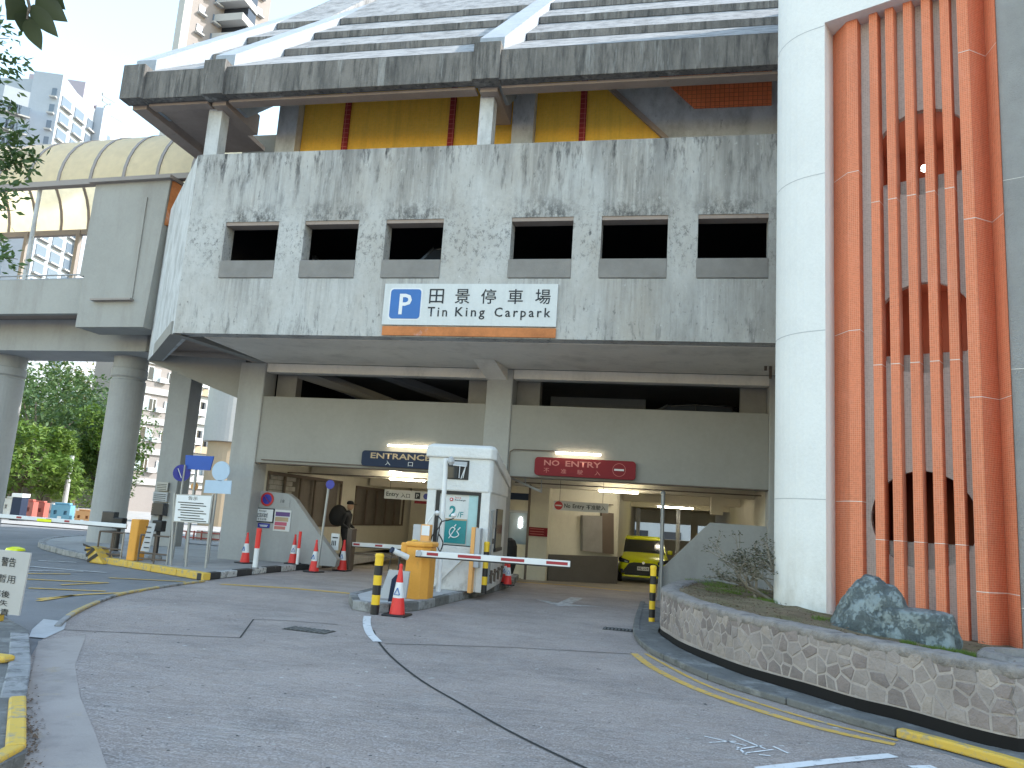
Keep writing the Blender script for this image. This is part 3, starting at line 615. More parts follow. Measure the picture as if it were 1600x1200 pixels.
# rock
from mathutils import noise as mn
def lump(c, rx, ry, rz, seedv, amp, expo=2.6, rot=0, flat_top=None, lean=(0, 0)):
    bm = bmesh.new(); bmesh.ops.create_icosphere(bm, subdivisions=5, radius=1)
    for v in bm.verts:
        p = v.co.copy(); k = (abs(p.x) ** expo + abs(p.y) ** expo + abs(p.z) ** expo) ** (-1 / expo); p *= k
        nz = mn.fractal(p * 1.3 + Vector((seedv, 0, 0)), 1, 2.2, 5) * amp + abs(mn.noise(p * 3.5 + Vector((0, seedv, 0)))) * -amp * .5 + mn.fractal(p * 7 + Vector((0, seedv, 5)), .8, 2.2, 4) * amp * .22
        p *= 1 + nz
        tz = max(0, p.z); sx = 1 - .22 * tz
        x, y, z = p.x * rx * sx + lean[0] * tz * rx, p.y * ry * sx, p.z * rz
        if flat_top and z > flat_top: z = flat_top + (z - flat_top) * .25
        ca, sa = math.cos(rot), math.sin(rot); v.co = Vector((c[0] + x * ca - y * sa, c[1] + x * sa + y * ca, c[2] + z))
    mb = MB(); mb.v = [v.co.copy() for v in bm.verts]; mb.f = [tuple(v.index for v in f.verts) for f in bm.faces]; bm.free(); return mb
rk = thing('ornamental_rock', 'blue green painted two-lobed rock on the planter soil before the orange fins', 'rock', (2.5, 10.3, .45))
lump((2.31, 10.35, .60), .44, .36, .56, 1.3, .15, 2.7, -.3, lean=(.16, 0)).build('boulder', 'rock', rk, smooth=True, label='tall rounded lobe of the rock')
lump((2.76, 10.05, .56), .40, .30, .40, 4.1, .12, 5.0, -.5, flat_top=.27).build('boulder', 'rock', rk, smooth=True, label='low square lobe of the rock')
# shrub
sh = thing('bare_shrub', 'small gnarled shrub with few leaves before the white curved tower wall', 'shrub', (1.72, 13.1, .55))
rb = random.Random(11); br = MB(); lf = MB(); tips = []
def grow(p, d, r_, l, dep):
    q = p + d * l; br.tube(p, q, r_, r_ * .75, 6, False)
    if dep == 0 or r_ < .004: tips.append((q, d)); return
    for k in range(2 if dep < 5 else 3 if dep == 5 else 2):
        a = Vector((rb.gauss(0, 1) * 1.25, rb.gauss(0, .7), rb.gauss(.25, .5))); nd = (d + a * .55).normalized(); nd.z = max(nd.z, -.12)
        grow(q, nd, r_ * rb.uniform(.6, .78), l * rb.uniform(.7, .95), dep - 1)
    if dep < 5: tips.append((q, d))
bp = G(1222, 946, .55); WL[sh.name] = tuple(bp); sh.location = bp
for dx, dd, rr, dp in ((0, (-.35, .1, .8), .042, 6), (.02, (.25, 0, .9), .032, 5), (-.02, (-.8, .1, .5), .036, 6), (-.35, (-.3, .1, .9), .026, 5)): grow(bp + Vector((dx, 0, -.03)), Vector(dd).normalized(), rr, .26, dp)
br.build('branches', 'palebark', sh, smooth=True)
for q, d in tips:
    for _ in range(4):
        c = q + Vector((rb.gauss(0, .025), rb.gauss(0, .025), rb.gauss(0, .02))); t = rb.uniform(0, 6.28); e = Vector((math.cos(t), math.sin(t), rb.uniform(-.5, .6))) * .04; f = e.cross(Vector((0, .3, 1))).normalized() * .015
        lf.add([c, c + e * .5 + f, c + e, c + e * .5 - f], [(0, 1, 2, 3)])
lo_ = lf.build('leaves', 'shrubleaf', sh, fixn=False)
# concrete ring at the right frame edge
rp_ = G(1606, 1030, .62); ring = MB(); ring.lathe((rp_.x + .1, rp_.y, 0), [(.52, .3), (.5, .62), (.46, .66), (.36, .66), (.34, .6), (.34, .3)], 40)
tag(ring.build('concrete_planter_ring', 'coping', None, smooth=False), 'round grey concrete planter rim at the right end of the stone wall', 'planter')

# ================================================================== STAIR TOWER
tw = thing('stair_tower', 'tall stair tower with white curved wall and orange mosaic fins over round openings', 'tower', (3, 12, 0))
O_ = Vector((2.09, 11.88)); tv = Vector(TS).normalized(); nv = Vector((-tv.y, tv.x))
def T(s, d, z): p = O_ + tv * s + nv * d; return (p.x, p.y, z)
def tprism(poly, z0, z1): return MB().prism([T(s, d, z0) for s, d in poly], (0, 0, z1 - z0))
ZT = 15
# white curved wall
arc = [(.0, 1.0), (0, 0)] + [(-.19 - .8 * math.sin(R(a)), .8 - .8 * math.cos(R(a))) for a in range(0, 181, 9)] + [(-.19, 1.6), (0, 1.6)]
cw = tprism(arc, .2, ZT).build('curved_wall', 'white', tw)
for z in (2.13, 4.61, 7.08, 9.56, 12.0):
    a2 = [(0.001, -.0025)] + [(-.19 - .8025 * math.sin(R(a)), .8 - .8025 * math.cos(R(a))) for a in range(0, 121, 9)]
    mb = MB(); vs = [T(s, d, z + dz) for s, d in a2 for dz in (0, .012)]
    mb.add(vs, [(2 * i, 2 * i + 1, 2 * i + 3, 2 * i + 2) for i in range(len(a2) - 1)]).build('joint_line', 'greybox', tw, fixn=False)
tprism([(0, 0), (2.05, 0), (2.05, .9), (0, .9)], 9.62, ZT).build('lintel_wall', 'white', tw)
def zjoint(poly, z, m='jointwhite'):
    mb = MB(); pts = [T(s, d - .003, z + dz) for s, d in poly for dz in (0, .008)]
    mb.add(pts, [(2 * i, 2 * i + 1, 2 * i + 3, 2 * i + 2) for i in range(len(poly) - 1)]).build('joint_line', m, tw, fixn=False)
lp = [(0.0, .42), (.28, .17), (.44, .17), (.44, .50), (0, .50)]
tprism(lp, .2, 9.62).build('tiled_pier', 'orange', tw)
for z in (2.13, 4.61, 7.08): zjoint([(.01, .41), (.28, .17), (.441, .17), (.443, .36)], z)
rp = [(1.80, .72), (1.80, .17), (1.94, .17)]
tprism(rp + [(1.94, .72)], .1, 14).build('tiled_pier', 'orange', tw)
tprism([(1.942, .172), (2.10, .46), (2.10, .72), (1.942, .72)], .1, 14).build('tiled_pier_side', 'orangeshade', tw)
tprism([(2.102, .46), (2.27, .17), (2.27, .72), (2.102, .72)], .1, 14).build('tiled_pier', 'orange', tw)
for z in (1.05, 3.55, 6.03, 8.54): zjoint([(1.80, .17), (1.944, .168), (2.10, .455), (2.27, .168)], z)
def sx(px, py, d=.17): p = aP(px, py, (nv.x, nv.y, 0), T(0, d, 0)); return (Vector((p.x, p.y)) - O_).dot(tv)
FS = [sx(p, 525) for p in (1364, 1391, 1421.5, 1452, 1483)]
for i, s in enumerate(FS):
    tprism([(s, .17), (s + .118, .17), (s + .123, .385), (s - .005, .385)], .15, 9.62).build('tiled_fin', 'orange', tw)
    for z in (1.62, 4.07, 6.53): zjoint([(s - .001, .17), (s + .118, .17), (s + .124, .38)], z + .0)
def zx(px, py, d): p = aP(px, py, (nv.x, nv.y, 0), T(0, d, 0)); return p.z
BD = .365; CRd = .66; CC = [((sx(l, yc, BD) + sx(r, yc, BD)) / 2 + .01, zx((l + r) / 2, yt, BD) - CRd) for l, r, yc, yt in ((1365, 1522, 795, 736), (1372, 1513, 500, 441), (1376, 1502, 225, 172))]
bp_ = MB(); zs_ = [.1, 3.25, 5.8, 9.62]
for k, (cs, cz) in enumerate(CC):
    a0, a1, z0, z1 = .43, 1.81, zs_[k], zs_[k + 1]; vs = []
    AN = sorted([2 * math.pi * (i + .5) / 48 for i in range(48)] + [math.atan2(zz - cz, ss - cs) % (2 * math.pi) for ss in (a0, a1) for zz in (z0, z1)]); n = len(AN)
    for t in AN:
        c_, s_ = math.cos(t), math.sin(t)
        m1 = min(((a1 - cs) / c_) if c_ > 1e-6 else 1e9, ((a0 - cs) / c_) if c_ < -1e-6 else 1e9, ((z1 - cz) / s_) if s_ > 1e-6 else 1e9, ((z0 - cz) / s_) if s_ < -1e-6 else 1e9)
        rr = min(CRd, m1 * .999); vs += [T(cs + rr * c_, BD, cz + rr * s_), T(cs + c_ * m1, BD, cz + s_ * m1), T(cs + rr * c_, BD + .1, cz + rr * s_)]
    fs = []
    for i in range(n):
        j = (i + 1) % n; fs += [(3 * i, 3 * j, 3 * j + 1, 3 * i + 1), (3 * i, 3 * i + 2, 3 * j + 2, 3 * j)]
    bp_.add(vs, fs)
    sill = cz - .36 if k else 1.62
    tprism([(.45, .47), (1.78, .47), (1.78, .53), (.45, .53)], cz - CRd - .1, sill).build('recessed_sill_panel', 'greytile', tw)
bp_.build('grey_mosaic_wall', 'greytile', tw, fixn=False)
inn = MB()
for a in ([(.2, 2.4), (2.2, 2.4), (2.2, 2.5), (.2, 2.5)], [(.2, .6), (.3, .6), (.3, 2.4), (.2, 2.4)], [(2.1, .75), (2.2, .75), (2.2, 2.4), (2.1, 2.4)]): inn.prism([T(s, d, .2) for s, d in a], (0, 0, 12))
for z in (3.1, 5.7, 8.2): inn.prism([T(s, d, z) for s, d in [(.3, 1.0), (2.1, 1.0), (2.1, 2.4), (.3, 2.4)]], (0, 0, .15))
inn.build('stairwell_lining', 'innerred', tw)
for z, s in ((5.0, 1.15), (7.55, 1.08)):
    lm = MB(); lm.lathe(T(s, 1.6, z), [(.02, -.06), (.07, -.03), (.07, .03), (.02, .06)], 12); lm.build('stair_lamp', 'lamp', tw)
tprism([(2.275, .2), (24, .2), (24, 6), (2.275, 6)], 0, 19).build('rendered_wall', 'greywall', tw)  # real wall, extended out of view to keep the sun off the road
for z in (3.9, 6.5, 9.3, .9):
    zjoint([(2.275, .198), (24, .198)], z)
tprism([(0, 2.55), (2.27, 2.55), (2.27, 6), (0, 6)], 0, ZT + 3).build('sunblock_core', 'white', tw)  # core added to stop the sun passing behind the orange recess
tprism([(0, .96), (2.27, .96), (2.27, 2.5), (0, 2.5)], 12.3, ZT).build('roof_block', 'white', tw)

# ================================================================== CAR PARK BUILDING
cp = thing('carpark_building', 'weathered grey concrete multi storey car park with two entrance bays', 'building', (-4, 18, 0))
YF = 14.9
fw = MB(); HO = [(-10.0, 6.37, -8.7, 7.68), (-8.08, 6.37, -6.82, 7.68), (-6.2, 6.37, -4.92, 7.68), (-3.46, 6.37, -2.18, 7.68), (-1.61, 6.37, -.3, 7.68), (.28, 6.37, 1.6, 7.68)]
wall_holes(fw, -10.94, 2.6, 5.12, 9.32, YF, YF + .35, HO); fw.build('facade_wall', 'facade', cp)
for h in HO:
    MB().box(h[0] - .02, YF - .012, 6.385, h[2] - .002, YF + .14, 6.78).build('precast_panel', 'precast', cp, bevel=.008)
    MB().box(h[0] + .002, YF + .02, 7.60, h[2] - .002, YF + .3, 7.679).build('window_head', 'soffit', cp)
ch_ = MB(); ch_.prism([(-10.94, YF, 5.12), (-13.99, 18.16, 5.12), (-13.99, 18.16, 9.32), (-10.94, YF, 9.32)], (.25, .25, 0)); ch_.build('chamfered_wall', 'roofpale', cp)
# upper deck room
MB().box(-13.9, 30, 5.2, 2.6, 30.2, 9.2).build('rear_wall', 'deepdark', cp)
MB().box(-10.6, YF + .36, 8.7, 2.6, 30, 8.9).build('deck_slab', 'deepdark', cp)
MB().box(-10.4, YF + .36, 5.13, 2.6, 31, 5.3).build('deck_slab', 'paint', cp)
# soffit of the overhang
MB().prism([(-10.94, YF + .02, 5.42), (-13.9, 18.1, 5.42), (-13.9, 20.5, 5.42), (-10.4, 20.5, 5.42), (-10.4, YF + .02, 5.42)], (0, 0, .1)).build('soffit_slab', 'soffit', cp)
MB().bar((-11.0, YF + .12, 5.26), (-10.55, 18.0, 5.26), .26, .3).build('soffit_beam', 'paint', cp)
MB().bar((-10.98, YF + .2, 5.265), (-13.85, 18.25, 5.265), .3, .3).build('soffit_beam', 'paint', cp)
MB().prism([(-14.0, 18.2, 5.1), (-11.1, 18.2, 4.15), (-11.1, 18.2, 5.2), (-14.0, 18.2, 5.3)], (0, .3, 0)).build('tapered_beam', 'paint', cp)
MB().box(-10.4, YF + .35, 5.105, 2.6, 18.0, 5.13).build('soffit_slab', 'softpaint', cp)
MB().prism([(-4.62, 16.9, 5.10), (-4.52, 18.0, 5.10), (-4.52, 18.0, 4.82)], (.5, 0, 0)).build('haunch', 'softpaint', cp)
# columns, header walls
for x0, x1 in ((-11.1, -10.38), (-4.52, -3.88), (1.98, 2.6)):
    MB().box(x0, 17.98, 0, x1, 18.6, 5.1).build('column', 'colpaint', cp, bevel=.03)
for x0, x1 in ((-10.38, -4.52), (-3.88, 1.98)):
    MB().box(x0, 18.02, 2.55, x1, 18.3, 4.24).build('header_wall', 'paint', cp, bevel=.012)
    MB().box(x0, 18.03, 4.87, x1, 18.35, 5.1).build('ring_beam', 'softpaint', cp, bevel=.01)
    MB().box(x0, 17.985, 2.53, x1, 18.3, 2.548).build('drip_edge', 'brownsteel', cp)
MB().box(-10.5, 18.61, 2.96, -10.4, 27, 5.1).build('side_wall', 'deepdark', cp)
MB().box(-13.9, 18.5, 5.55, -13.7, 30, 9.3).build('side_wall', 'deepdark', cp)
MB().box(-10.6, YF + .36, 5.31, -10.5, 30, 8.69).build('side_wall', 'deepdark', cp)  # dark lining added so the first window opening shows black inside
# first deck behind the openings
MB().box(-10.4, 18.35, 2.78, 2.6, 41, 2.95).build('deck_slab', 'ceil', cp)
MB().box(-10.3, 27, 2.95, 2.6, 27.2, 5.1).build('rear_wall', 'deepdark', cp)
MB().box(-3.6, 22.0, 4.62, -.9, 22.2, 5.1).build('ramp_parapet', 'cream', cp)
MB().box(-9.6, 24.0, 4.7, -6.2, 24.2, 5.12).build('ramp_parapet', 'cream', cp)
MB().prism([(-9.9, 18.5, 4.85), (-7.6, 20.2, 4.3), (-7.2, 20.2, 4.3), (-9.4, 18.5, 4.95)], (0, .2, .16)).build('ramp_slab', 'paint', cp)
MB().prism([(-8.2, 18.8, 5.1), (-5.2, 22.5, 4.4), (-4.9, 22.5, 4.4), (-7.8, 18.8, 5.1)], (0, .2, .2)).build('ramp_slab', 'colpaint', cp)
MB().box(-10.3, 18.5, 4.25, -9.75, 18.8, 4.9).build('inner_pier', 'precast', cp); MB().box(-5.1, 18.5, 4.25, -4.53, 18.8, 4.9).build('inner_pier', 'precast', cp)
MB().box(-3.87, 18.5, 4.25, -3.3, 18.8, 4.95).build('inner_pier', 'precast', cp); MB().box(1.4, 18.5, 4.25, 1.97, 18.8, 4.95).build('inner_pier', 'precast', cp)
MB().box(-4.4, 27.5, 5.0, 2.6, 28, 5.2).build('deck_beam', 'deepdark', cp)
# ground floor: left side wall with block-filled openings
lw = MB(); LH = [(18.75, .95, 23.4, 2.38), (24.6, 1.0, 29.4, 2.3)]
wall_holes(lw, 18.6, 41, -.4, 2.78, -10.4, -10.6, LH, fn=lambda a, d, z: (d, a, z)); lw.build('side_wall', 'cream', cp)
for (a, z0, b, z1) in LH:
    n = 5
    for i in range(n + 1):
        y = a + (b - a) * i / n; MB().box(-10.42, y - .03, z0, -10.36, y + .03, z1).build('opening_frame', 'brownsteel', cp)
    MB().box(-10.42, a, z1 - .09, -10.35, b, z1).build('opening_frame', 'brownsteel', cp); MB().box(-10.42, a, z0, -10.36, b, z0 + .05).build('opening_frame', 'brownsteel', cp)
for r_ in range(10):
    for c_ in range(4):
        y0 = 18.8 + c_ * .36 + (.18 if r_ % 2 else 0); z0 = .97 + r_ * .135
        MB().box(-10.5, y0, z0, -10.44, y0 + .345, z0 + .122).build('breeze_block', 'block', cp)
M['infill'] = rough_mat('brown_infill', (.16, .14, .12), .1, 2, .9, 20, .3, .01)
MB().box(-10.62, 20.35, .9, -10.5, 23.5, 2.4).build('infill_panel', 'infill', cp); MB().box(-10.62, 24.5, .9, -10.5, 29.5, 2.4).build('infill_panel', 'infill', cp); MB().box(-10.62, 18.7, .9, -10.52, 20.35, 2.4).build('infill_panel', 'brownsteel', cp)
MB().box(-10.3, 30, -.5, -4.2, 30.2, 2.78).build('rear_wall', 'cream', cp)
MB().box(-10.3, 29.97, -.5, -4.2, 29.996, .1).build('dado', 'darkband', cp)
# booth wall line / pier between bays
MB().box(-4.1, 21.7, -.2, -3.43, 22.3, 2.78).build('pier', 'cream', cp)
MB().box(-4.5, 22.31, -.2, -4.2, 30, 2.78).build('partition_wall', 'cream', cp)
MB().prism([(-3.43, 22.1, -.3), (-1.7, 23.8, -.3), (-1.6, 23.7, -.3), (-3.4, 22.0, -.3)], (0, 0, .95)).build('dado', 'darkband', cp)
MB().prism([(-3.43, 22.12, .65), (-1.7, 23.82, .65), (-1.78, 24.0, .65), (-3.43, 22.4, .65)], (0, 0, 2.13)).build('partition_wall', 'cream', cp)
pn = Vector((.7, -.7, 0)); pq = Vector((-3.41, 22.06, 0))
def onw(px, py, off=0): return aP(px, py, pn, pq + pn * off)
cpd = [onw(*p) for p in ((907, 805), (937, 806), (937, 864), (907, 860))]; MB().prism(cpd, pn * .12).build('meter_cupboard', 'precast', cp)
cpd = [onw(*p) for p in ((938, 800), (957, 802), (957, 866), (938, 864))]; MB().prism(cpd, pn * .06).build('doorway_shade_panel', 'brownsteel', cp)  # dark panel painted in for the shade inside a doorway
MB().bar(onw(873, 783, .05), onw(958, 789, .05), .03, .03).build('conduit', 'brownsteel', cp)
MB().box(-1.75, 23.9, .6, -1.65, 34, 2.78).build('partition_wall', 'cream', cp)
MB().box(1.2, 19, -.4, 1.4, 24, 1.0).build('ramp_parapet', 'cream', cp)
for y, z in ((21.0, 2.45), (25.5, 2.36), (30.5, 2.3), (35.5, 2.28)):
    MB().box(-10.3, y, z, 2.4, y + .35, 2.79).build('ceiling_beam', 'ceil', cp)
MB().box(.9, 20.9, 2.0, 1.2, 21.4, 2.45).build('ceiling_pier', 'ceil', cp)
bw = MB(); wall_holes(bw, -4.2, 2.6, -.5, 2.79, 41, 41.2, [(-3.9, 1.0, 2.2, 1.78)]); bw.build('rear_wall', 'cream', cp)
MB().box(1.98, 18.6, -.4, 2.2, 41, 5.1).build('side_wall', 'cream', cp)
MB().box(-1.55, 33.0, -.4, -1.4, 33.15, 2.3).build('pipe_post', 'steel', cp); MB().box(.05, 31.0, -.4, .2, 31.15, 2.3).build('pipe_post', 'steel', cp); MB().box(.7, 36.0, -.4, 1.0, 36.3, 2.3).build('inner_column', 'cream', cp)
# flank parapets
lp_ = MB(); zz = .12; lp_.prism([(-10.95, 18.2, zz), (-8.05, 18.2, zz), (-8.05, 18.2, .3), (-8.1, 18.2, .36), (-9.5, 18.2, 1.74), (-9.72, 18.2, 1.84), (-10.95, 18.2, 1.86)][0:7], (0, -.25, 0))
MB().prism([(-10.5, 18.45, zz), (-8.15, 18.45, zz), (-8.12, 18.45, .3), (-9.42, 18.45, 1.70), (-9.62, 18.45, 1.82), (-10.5, 18.45, 1.86)], (0, .22, 0)).build('flank_parapet', 'colpaint', cp)
MB().prism([(-.35, 18.25, -.1), (1.98, 18.25, -.1), (1.98, 18.25, 1.76), (.77, 18.25, 1.77), (-.32, 18.25, .62)], (0, .22, 0)).build('flank_parapet', 'colpaint', cp)
# --- roof deck
for x0, x1 in ((-10.89, -10.55), (-4.36, -4.06)):
    MB().box(x0, 15.0, 9.2, x1, 15.3, 10.5).build('roof_post', 'roofpale', cp)
KW = 16.5 / 18.2
def kp(x, y, z): return (x * KW, y * KW, 1.6 + (z - 1.6) * KW)
def kbox(x0, y0, z0, x1, y1, z1): return MB().box(*kp(x0, y0, z0), *kp(x1, y1, z1))
for x0, x1 in ((-10.85, -10.28), (-4.32, -3.77)):
    kbox(x0, 17.9, 9.0, x1, 18.45, 13.35).build('roof_column', 'roofpale', cp)
RIB = ((-12.87, -12.30), (-10.77, -10.23), (-4.42, -3.84)); YR = 14.42
for x0, x1 in RIB:
    MB().box(x0, YR, 10.55, x1, YR + .35, 11.40).build('rib_head', 'fascia', cp, bevel=.01)
    MB().prism([(x0 + .02, YR + .352, 10.6), (x0 + .02, YR + .352, 11.43), (x0 + .02, YR + .36, 11.73), (x0 + .02, 24.5, 20.4), (x0 + .02, 25.5, 19.0), (x0 + .02, 15.6, 10.6)], (x1 - x0 - .04, 0, 0)).build('roof_rib', 'rib', cp)
    MB().box(x0 + .1, YR + .36, 10.46, x1 - .1, 16.2 if x0 > -12 else 17.3, 10.98).build('roof_beam', 'soffit', cp)
SP = ((-12.3, -10.77), (-10.23, -4.42), (-3.84, 2.4))
for x0, x1 in SP:
    MB().box(x0, 14.5, 10.56, x1, 14.72, 11.24).build('fascia', 'fascia', cp, bevel=.01)
    MB().box(x0, 14.73, 10.5, x1, 15.0, 10.56).build('soffit_strip', 'soffit', cp)
    MB().prism([(x0, 14.5, 11.242), (x0, 14.72, 11.242), (x0, 17.0, 12.9), (x0, 16.8, 12.965)], (x1 - x0, 0, 0)).build('sloping_panel', 'roofslope', cp)
    for k in range(4 if x0 > -5 else 3):
        y = 16.78 + 1.4 * k; z = 12.96 + 1.41 * k
        MB().box(x0 + .01, y, z, x1 - .01, y + .12, z + .2).build('step_edge', 'fascia', cp, bevel=.006)
        MB().prism([(x0, y + .01, z + .202), (x0, y + 1.42, z + 1.405), (x0, y + 1.6, z + 1.36), (x0, y + .25, z + .05)] if k < (3 if x0 > -5 else 2) else [(x0, y + .01, z + .202), (x0, y + 6, z + 6.1), (x0, y + 6.2, z + 6.0), (x0, y + .25, z + .05)], (x1 - x0, 0, 0)).build('sloping_panel', 'roofslope', cp)
MB().prism([(-12.3, 14.75, 10.6), (-10.77, 14.75, 10.6), (-10.77, 17.3, 10.6), (-12.3, 17.3, 10.6)], (0, 0, .12)).build('soffit_slab', 'soffit', cp)
MB().box(-12.3, 17.3, 9.3, -12.1, 17.5, 10.6).build('soffit_edge', 'soffit', cp)
mw = MB(); mw.prism([kp(*p) for p in ((-10.27, 18.2, 9.0), (1.5, 18.2, 9.0), (-2.14, 18.2, 12.62), (-2.9, 18.2, 13.4), (-10.27, 18.2, 13.4))], (0, .15, 0)); mw.build('mustard_tiled_wall', 'mustard', cp)
MB().prism([kp(*p) for p in ((1.52, 18.12, 9.0), (2.8, 18.12, 9.0), (2.8, 18.12, 13.4), (-2.88, 18.12, 13.4), (-2.12, 18.12, 12.62))], (0, .2, 0)).build('stair_flank_wall', 'roofpale', cp)
MB().bar(kp(-2.9, 18.1, 13.38), kp(1.5, 18.1, 8.98), .1, .1, (0, 1, 0)).build('sloping_trim', 'soffit', cp)
MB().prism([kp(*p) for p in ((-1.35, 18.06, 13.3), (.18, 18.06, 11.72), (1.98, 18.06, 11.72), (1.98, 18.06, 13.3))], (0, .05, 0)).build('orange_relief_panel', 'orangepanel', cp)
for x in (-8.97, -6.01, -2.56): kbox(x - .08, 18.14, 9, x + .08, 18.195, 13.3).build('red_tile_stripe', 'redtile', cp)
zb = aY(370, 213, 20).z
MB().box(-13.2, 20, 8, -10.4, 20.2, zb).build('rear_parapet', 'paint', cp)
MB().box(-10.5, YF + .36, 8.92, 2.5, 16.9, 8.98).build('deck_slab', 'roofpale', cp)  # pale slab added to bounce sky light onto the mustard wall
MB().box(2.61, 15.4, 0, 14, 34, 14).build('sunblock_mass', 'facade', cp)  # added mass closing the sun's way between building and tower
# pipework under right soffit
pw = MB(); a = aY(1170, 561, 17.0); b = aY(1204, 561, 17.0); pw.tube(a, b, .035); pw.tube(b, b - Vector((0, 0, .42)), .03); pw.tube(b + Vector((-.1, 0, 0)), b + Vector((-.1, 0, -.25)), .03)
pw.build('drain_pipe', 'brownsteel', cp)
cd = MB(); P_ = [aY(*p, 17.96) for p in ((795, 742), (797, 706), (803, 702), (870, 705))]
for i in range(3): cd.tube(P_[i], P_[i + 1], .012, n=6)
cd.build('conduit', 'brownsteel', cp)
cd = MB(); cd.tube((-10.2, 17.97, 2.62), (-4.6, 17.97, 2.6), .012, n=6); cd.tube((-3.8, 18.6, 2.44), (1.9, 18.6, 2.44), .015, n=6); cd.tube((-10.3, 19.6, 2.4), (-4.6, 19.6, 2.45), .015, n=6); cd.build('conduit', 'brownsteel', cp)
# brackets hanging at island top right
bk = MB(); a = aY(795, 745, 18.6); b = aY(845, 768, 18.6); bk.bar(a, b, .12, .05); bk.tube(aY(846, 750, 18.6), aY(846, 770, 18.6), .015, n=6); bk.tube(aY(820, 742, 18.6), aY(822, 760, 18.6), .02, n=6)
bk.build('ceiling_bracket', 'greybox', cp)

# ------------------------------------------------------------------ lights (lit tubes)
M['tube2'] = flat('lit_tube_outside', (1, .95, .8), .5, emit=(1, .88, .62), es=7)
def tube_light(p0, p1, label, m='tube'):
    p0, p1 = Vector(p0), Vector(p1); c = (p0 + p1) / 2
    t = thing('tube_light', label, 'light', c, 'fluorescent tube lights'); MB().tube(p0, p1, .022, n=10).build('tube', m, t)
    d = (p1 - p0).normalized(); MB().box(min(p0.x, p1.x) - .03, min(p0.y, p1.y) - .03, c.z + .024, max(p0.x, p1.x) + .03, max(p0.y, p1.y) + .03, c.z + .045).build('housing', 'greybox', t)
tube_light((-6.85, 17.88, 3.12), (-5.75, 17.88, 3.12), 'lit fluorescent tube above the ENTRANCE sign', 'tube2')
tube_light((-2.74, 17.88, 3.13), (-1.7, 17.88, 3.13), 'lit fluorescent tube above the red NO ENTRY sign', 'tube2')
tube_light((-7.7, 20.5, 2.42), (-6.7, 20.5, 2.42), 'lit fluorescent tube above the hanging Entry sign')
tube_light((-7.75, 20.6, 2.62), (-6.9, 23.4, 2.62), 'lit fluorescent tube running back under the entrance lane ceiling')
tube_light((-1.95, 20.5, 2.42), (-.95, 20.5, 2.42), 'lit fluorescent tube above the yellow car lane')
tube_light((-1.1, 22.0, 2.6), (-1.0, 23.3, 2.6), 'lit fluorescent tube running back above the yellow car')
tube_light((-8.0, 27, 2.4), (-6.8, 27, 2.4), 'lit fluorescent tube at the back of the entrance lane')
tube_light((-.6, 28.2, 2.3), (.6, 28.2, 2.3), 'lit fluorescent tube behind the yellow car')
MB_ = None

# ================================================================== SIGNS
UX, UZ = (1, 0, 0), (0, 0, 1)
sg = thing('carpark_name_board', 'white board with blue P and Tin King Carpark lettering on the facade', 'sign', (-4.24, 14.88, 5.7))
MB().box(-6.07, 14.85, 5.36, -2.41, 14.897, 6.24).build('board', 'grime', sg, bevel=.004)
MB().prism(rrect(-5.92, 5.49, -5.26, 6.12, .07, 14.848), (0, -.006, 0)).build('blue_square', 'blue', sg)
MB().prism(rrect(-5.95, 5.46, -5.23, 6.15, .08, 14.8495), (0, -.002, 0)).build('white_border', 'swhite', sg)
text('P', (-5.72, 14.838, 5.58), UX, UZ, .27, .44, 'swhite', sg, bold=.015)
for ch_c, x in zip('田景停車場', (-5.08, -4.53, -3.98, -3.42, -2.86)): text(ch_c, (x, 14.845, 5.82), UX, UZ, .31, .31, 'ink', sg, bold=.006)
xx = -5.09
for wd, x, w_ in (('Tin', -5.09, .42), ('King', -4.5, .62), ('Carpark', -3.68, 1.15)):
    text(wd if True else '', (x, 14.845, 5.545 - (.055 if 'g' in wd or 'p' in wd else 0)), UX, UZ, w_, .2 + (.055 if 'g' in wd or 'p' in wd else 0), 'ink', sg, bold=.012, spc=1.35)
MB().box(-6.05, 14.86, 5.14, -2.41, 14.896, 5.33).build('orange_strip', 'rust', sg)
# ENTRANCE
sg = thing('entrance_sign', 'navy ENTRANCE sign with gold letters over the left entrance', 'sign', (-6.2, 17.95, 2.8))
MB().prism(rrect(-7.50, 2.60, -5.1, 2.975, .08, 17.99), (0, -.09, 0)).build('panel', 'navy', sg)
text('ENTRANCE', (-7.27, 17.895, 2.79), UX, UZ, 1.52, .14, 'goldtext', sg, bold=.02); text('入', (-6.88, 17.895, 2.64), UX, UZ, .13, .11, 'paletext', sg); text('口', (-6.3, 17.895, 2.64), UX, UZ, .12, .1, 'paletext', sg)
# NO ENTRY
sg = thing('no_entry_panel', 'red NO ENTRY panel with rounded corners over the right entrance', 'sign', (-2.05, 17.95, 2.8))
MB().prism(rrect(-3.22, 2.60, -.9, 3.02, .08, 17.99), (0, -.09, 0)).build('panel', 'panelred', sg)
text('NO', (-3.0, 17.895, 2.83), UX, UZ, .36, .13, 'rosetext', sg, bold=.02); text('ENTRY', (-2.5, 17.895, 2.83), UX, UZ, .82, .13, 'rosetext', sg, bold=.02)
for c_, x in zip('不准駛入', (-3.0, -2.6, -2.22, -1.82)): text(c_, (x, 17.895, 2.66), UX, UZ, .13, .11, 'rosetext', sg)
mb = MB(); mb.lathe((-1.27, 17.893, 2.81), [(.15, 0), (.15, .004)], 24, 'y'); mb.build('disc_ring', 'rosetext', sg)
mb = MB(); mb.lathe((-1.27, 17.889, 2.81), [(.14, 0), (.14, .003)], 24, 'y'); mb.build('disc', 'panelred', sg)
MB().box(-1.38, 17.884, 2.79, -1.16, 17.888, 2.83).build('bar', 'paletext', sg)
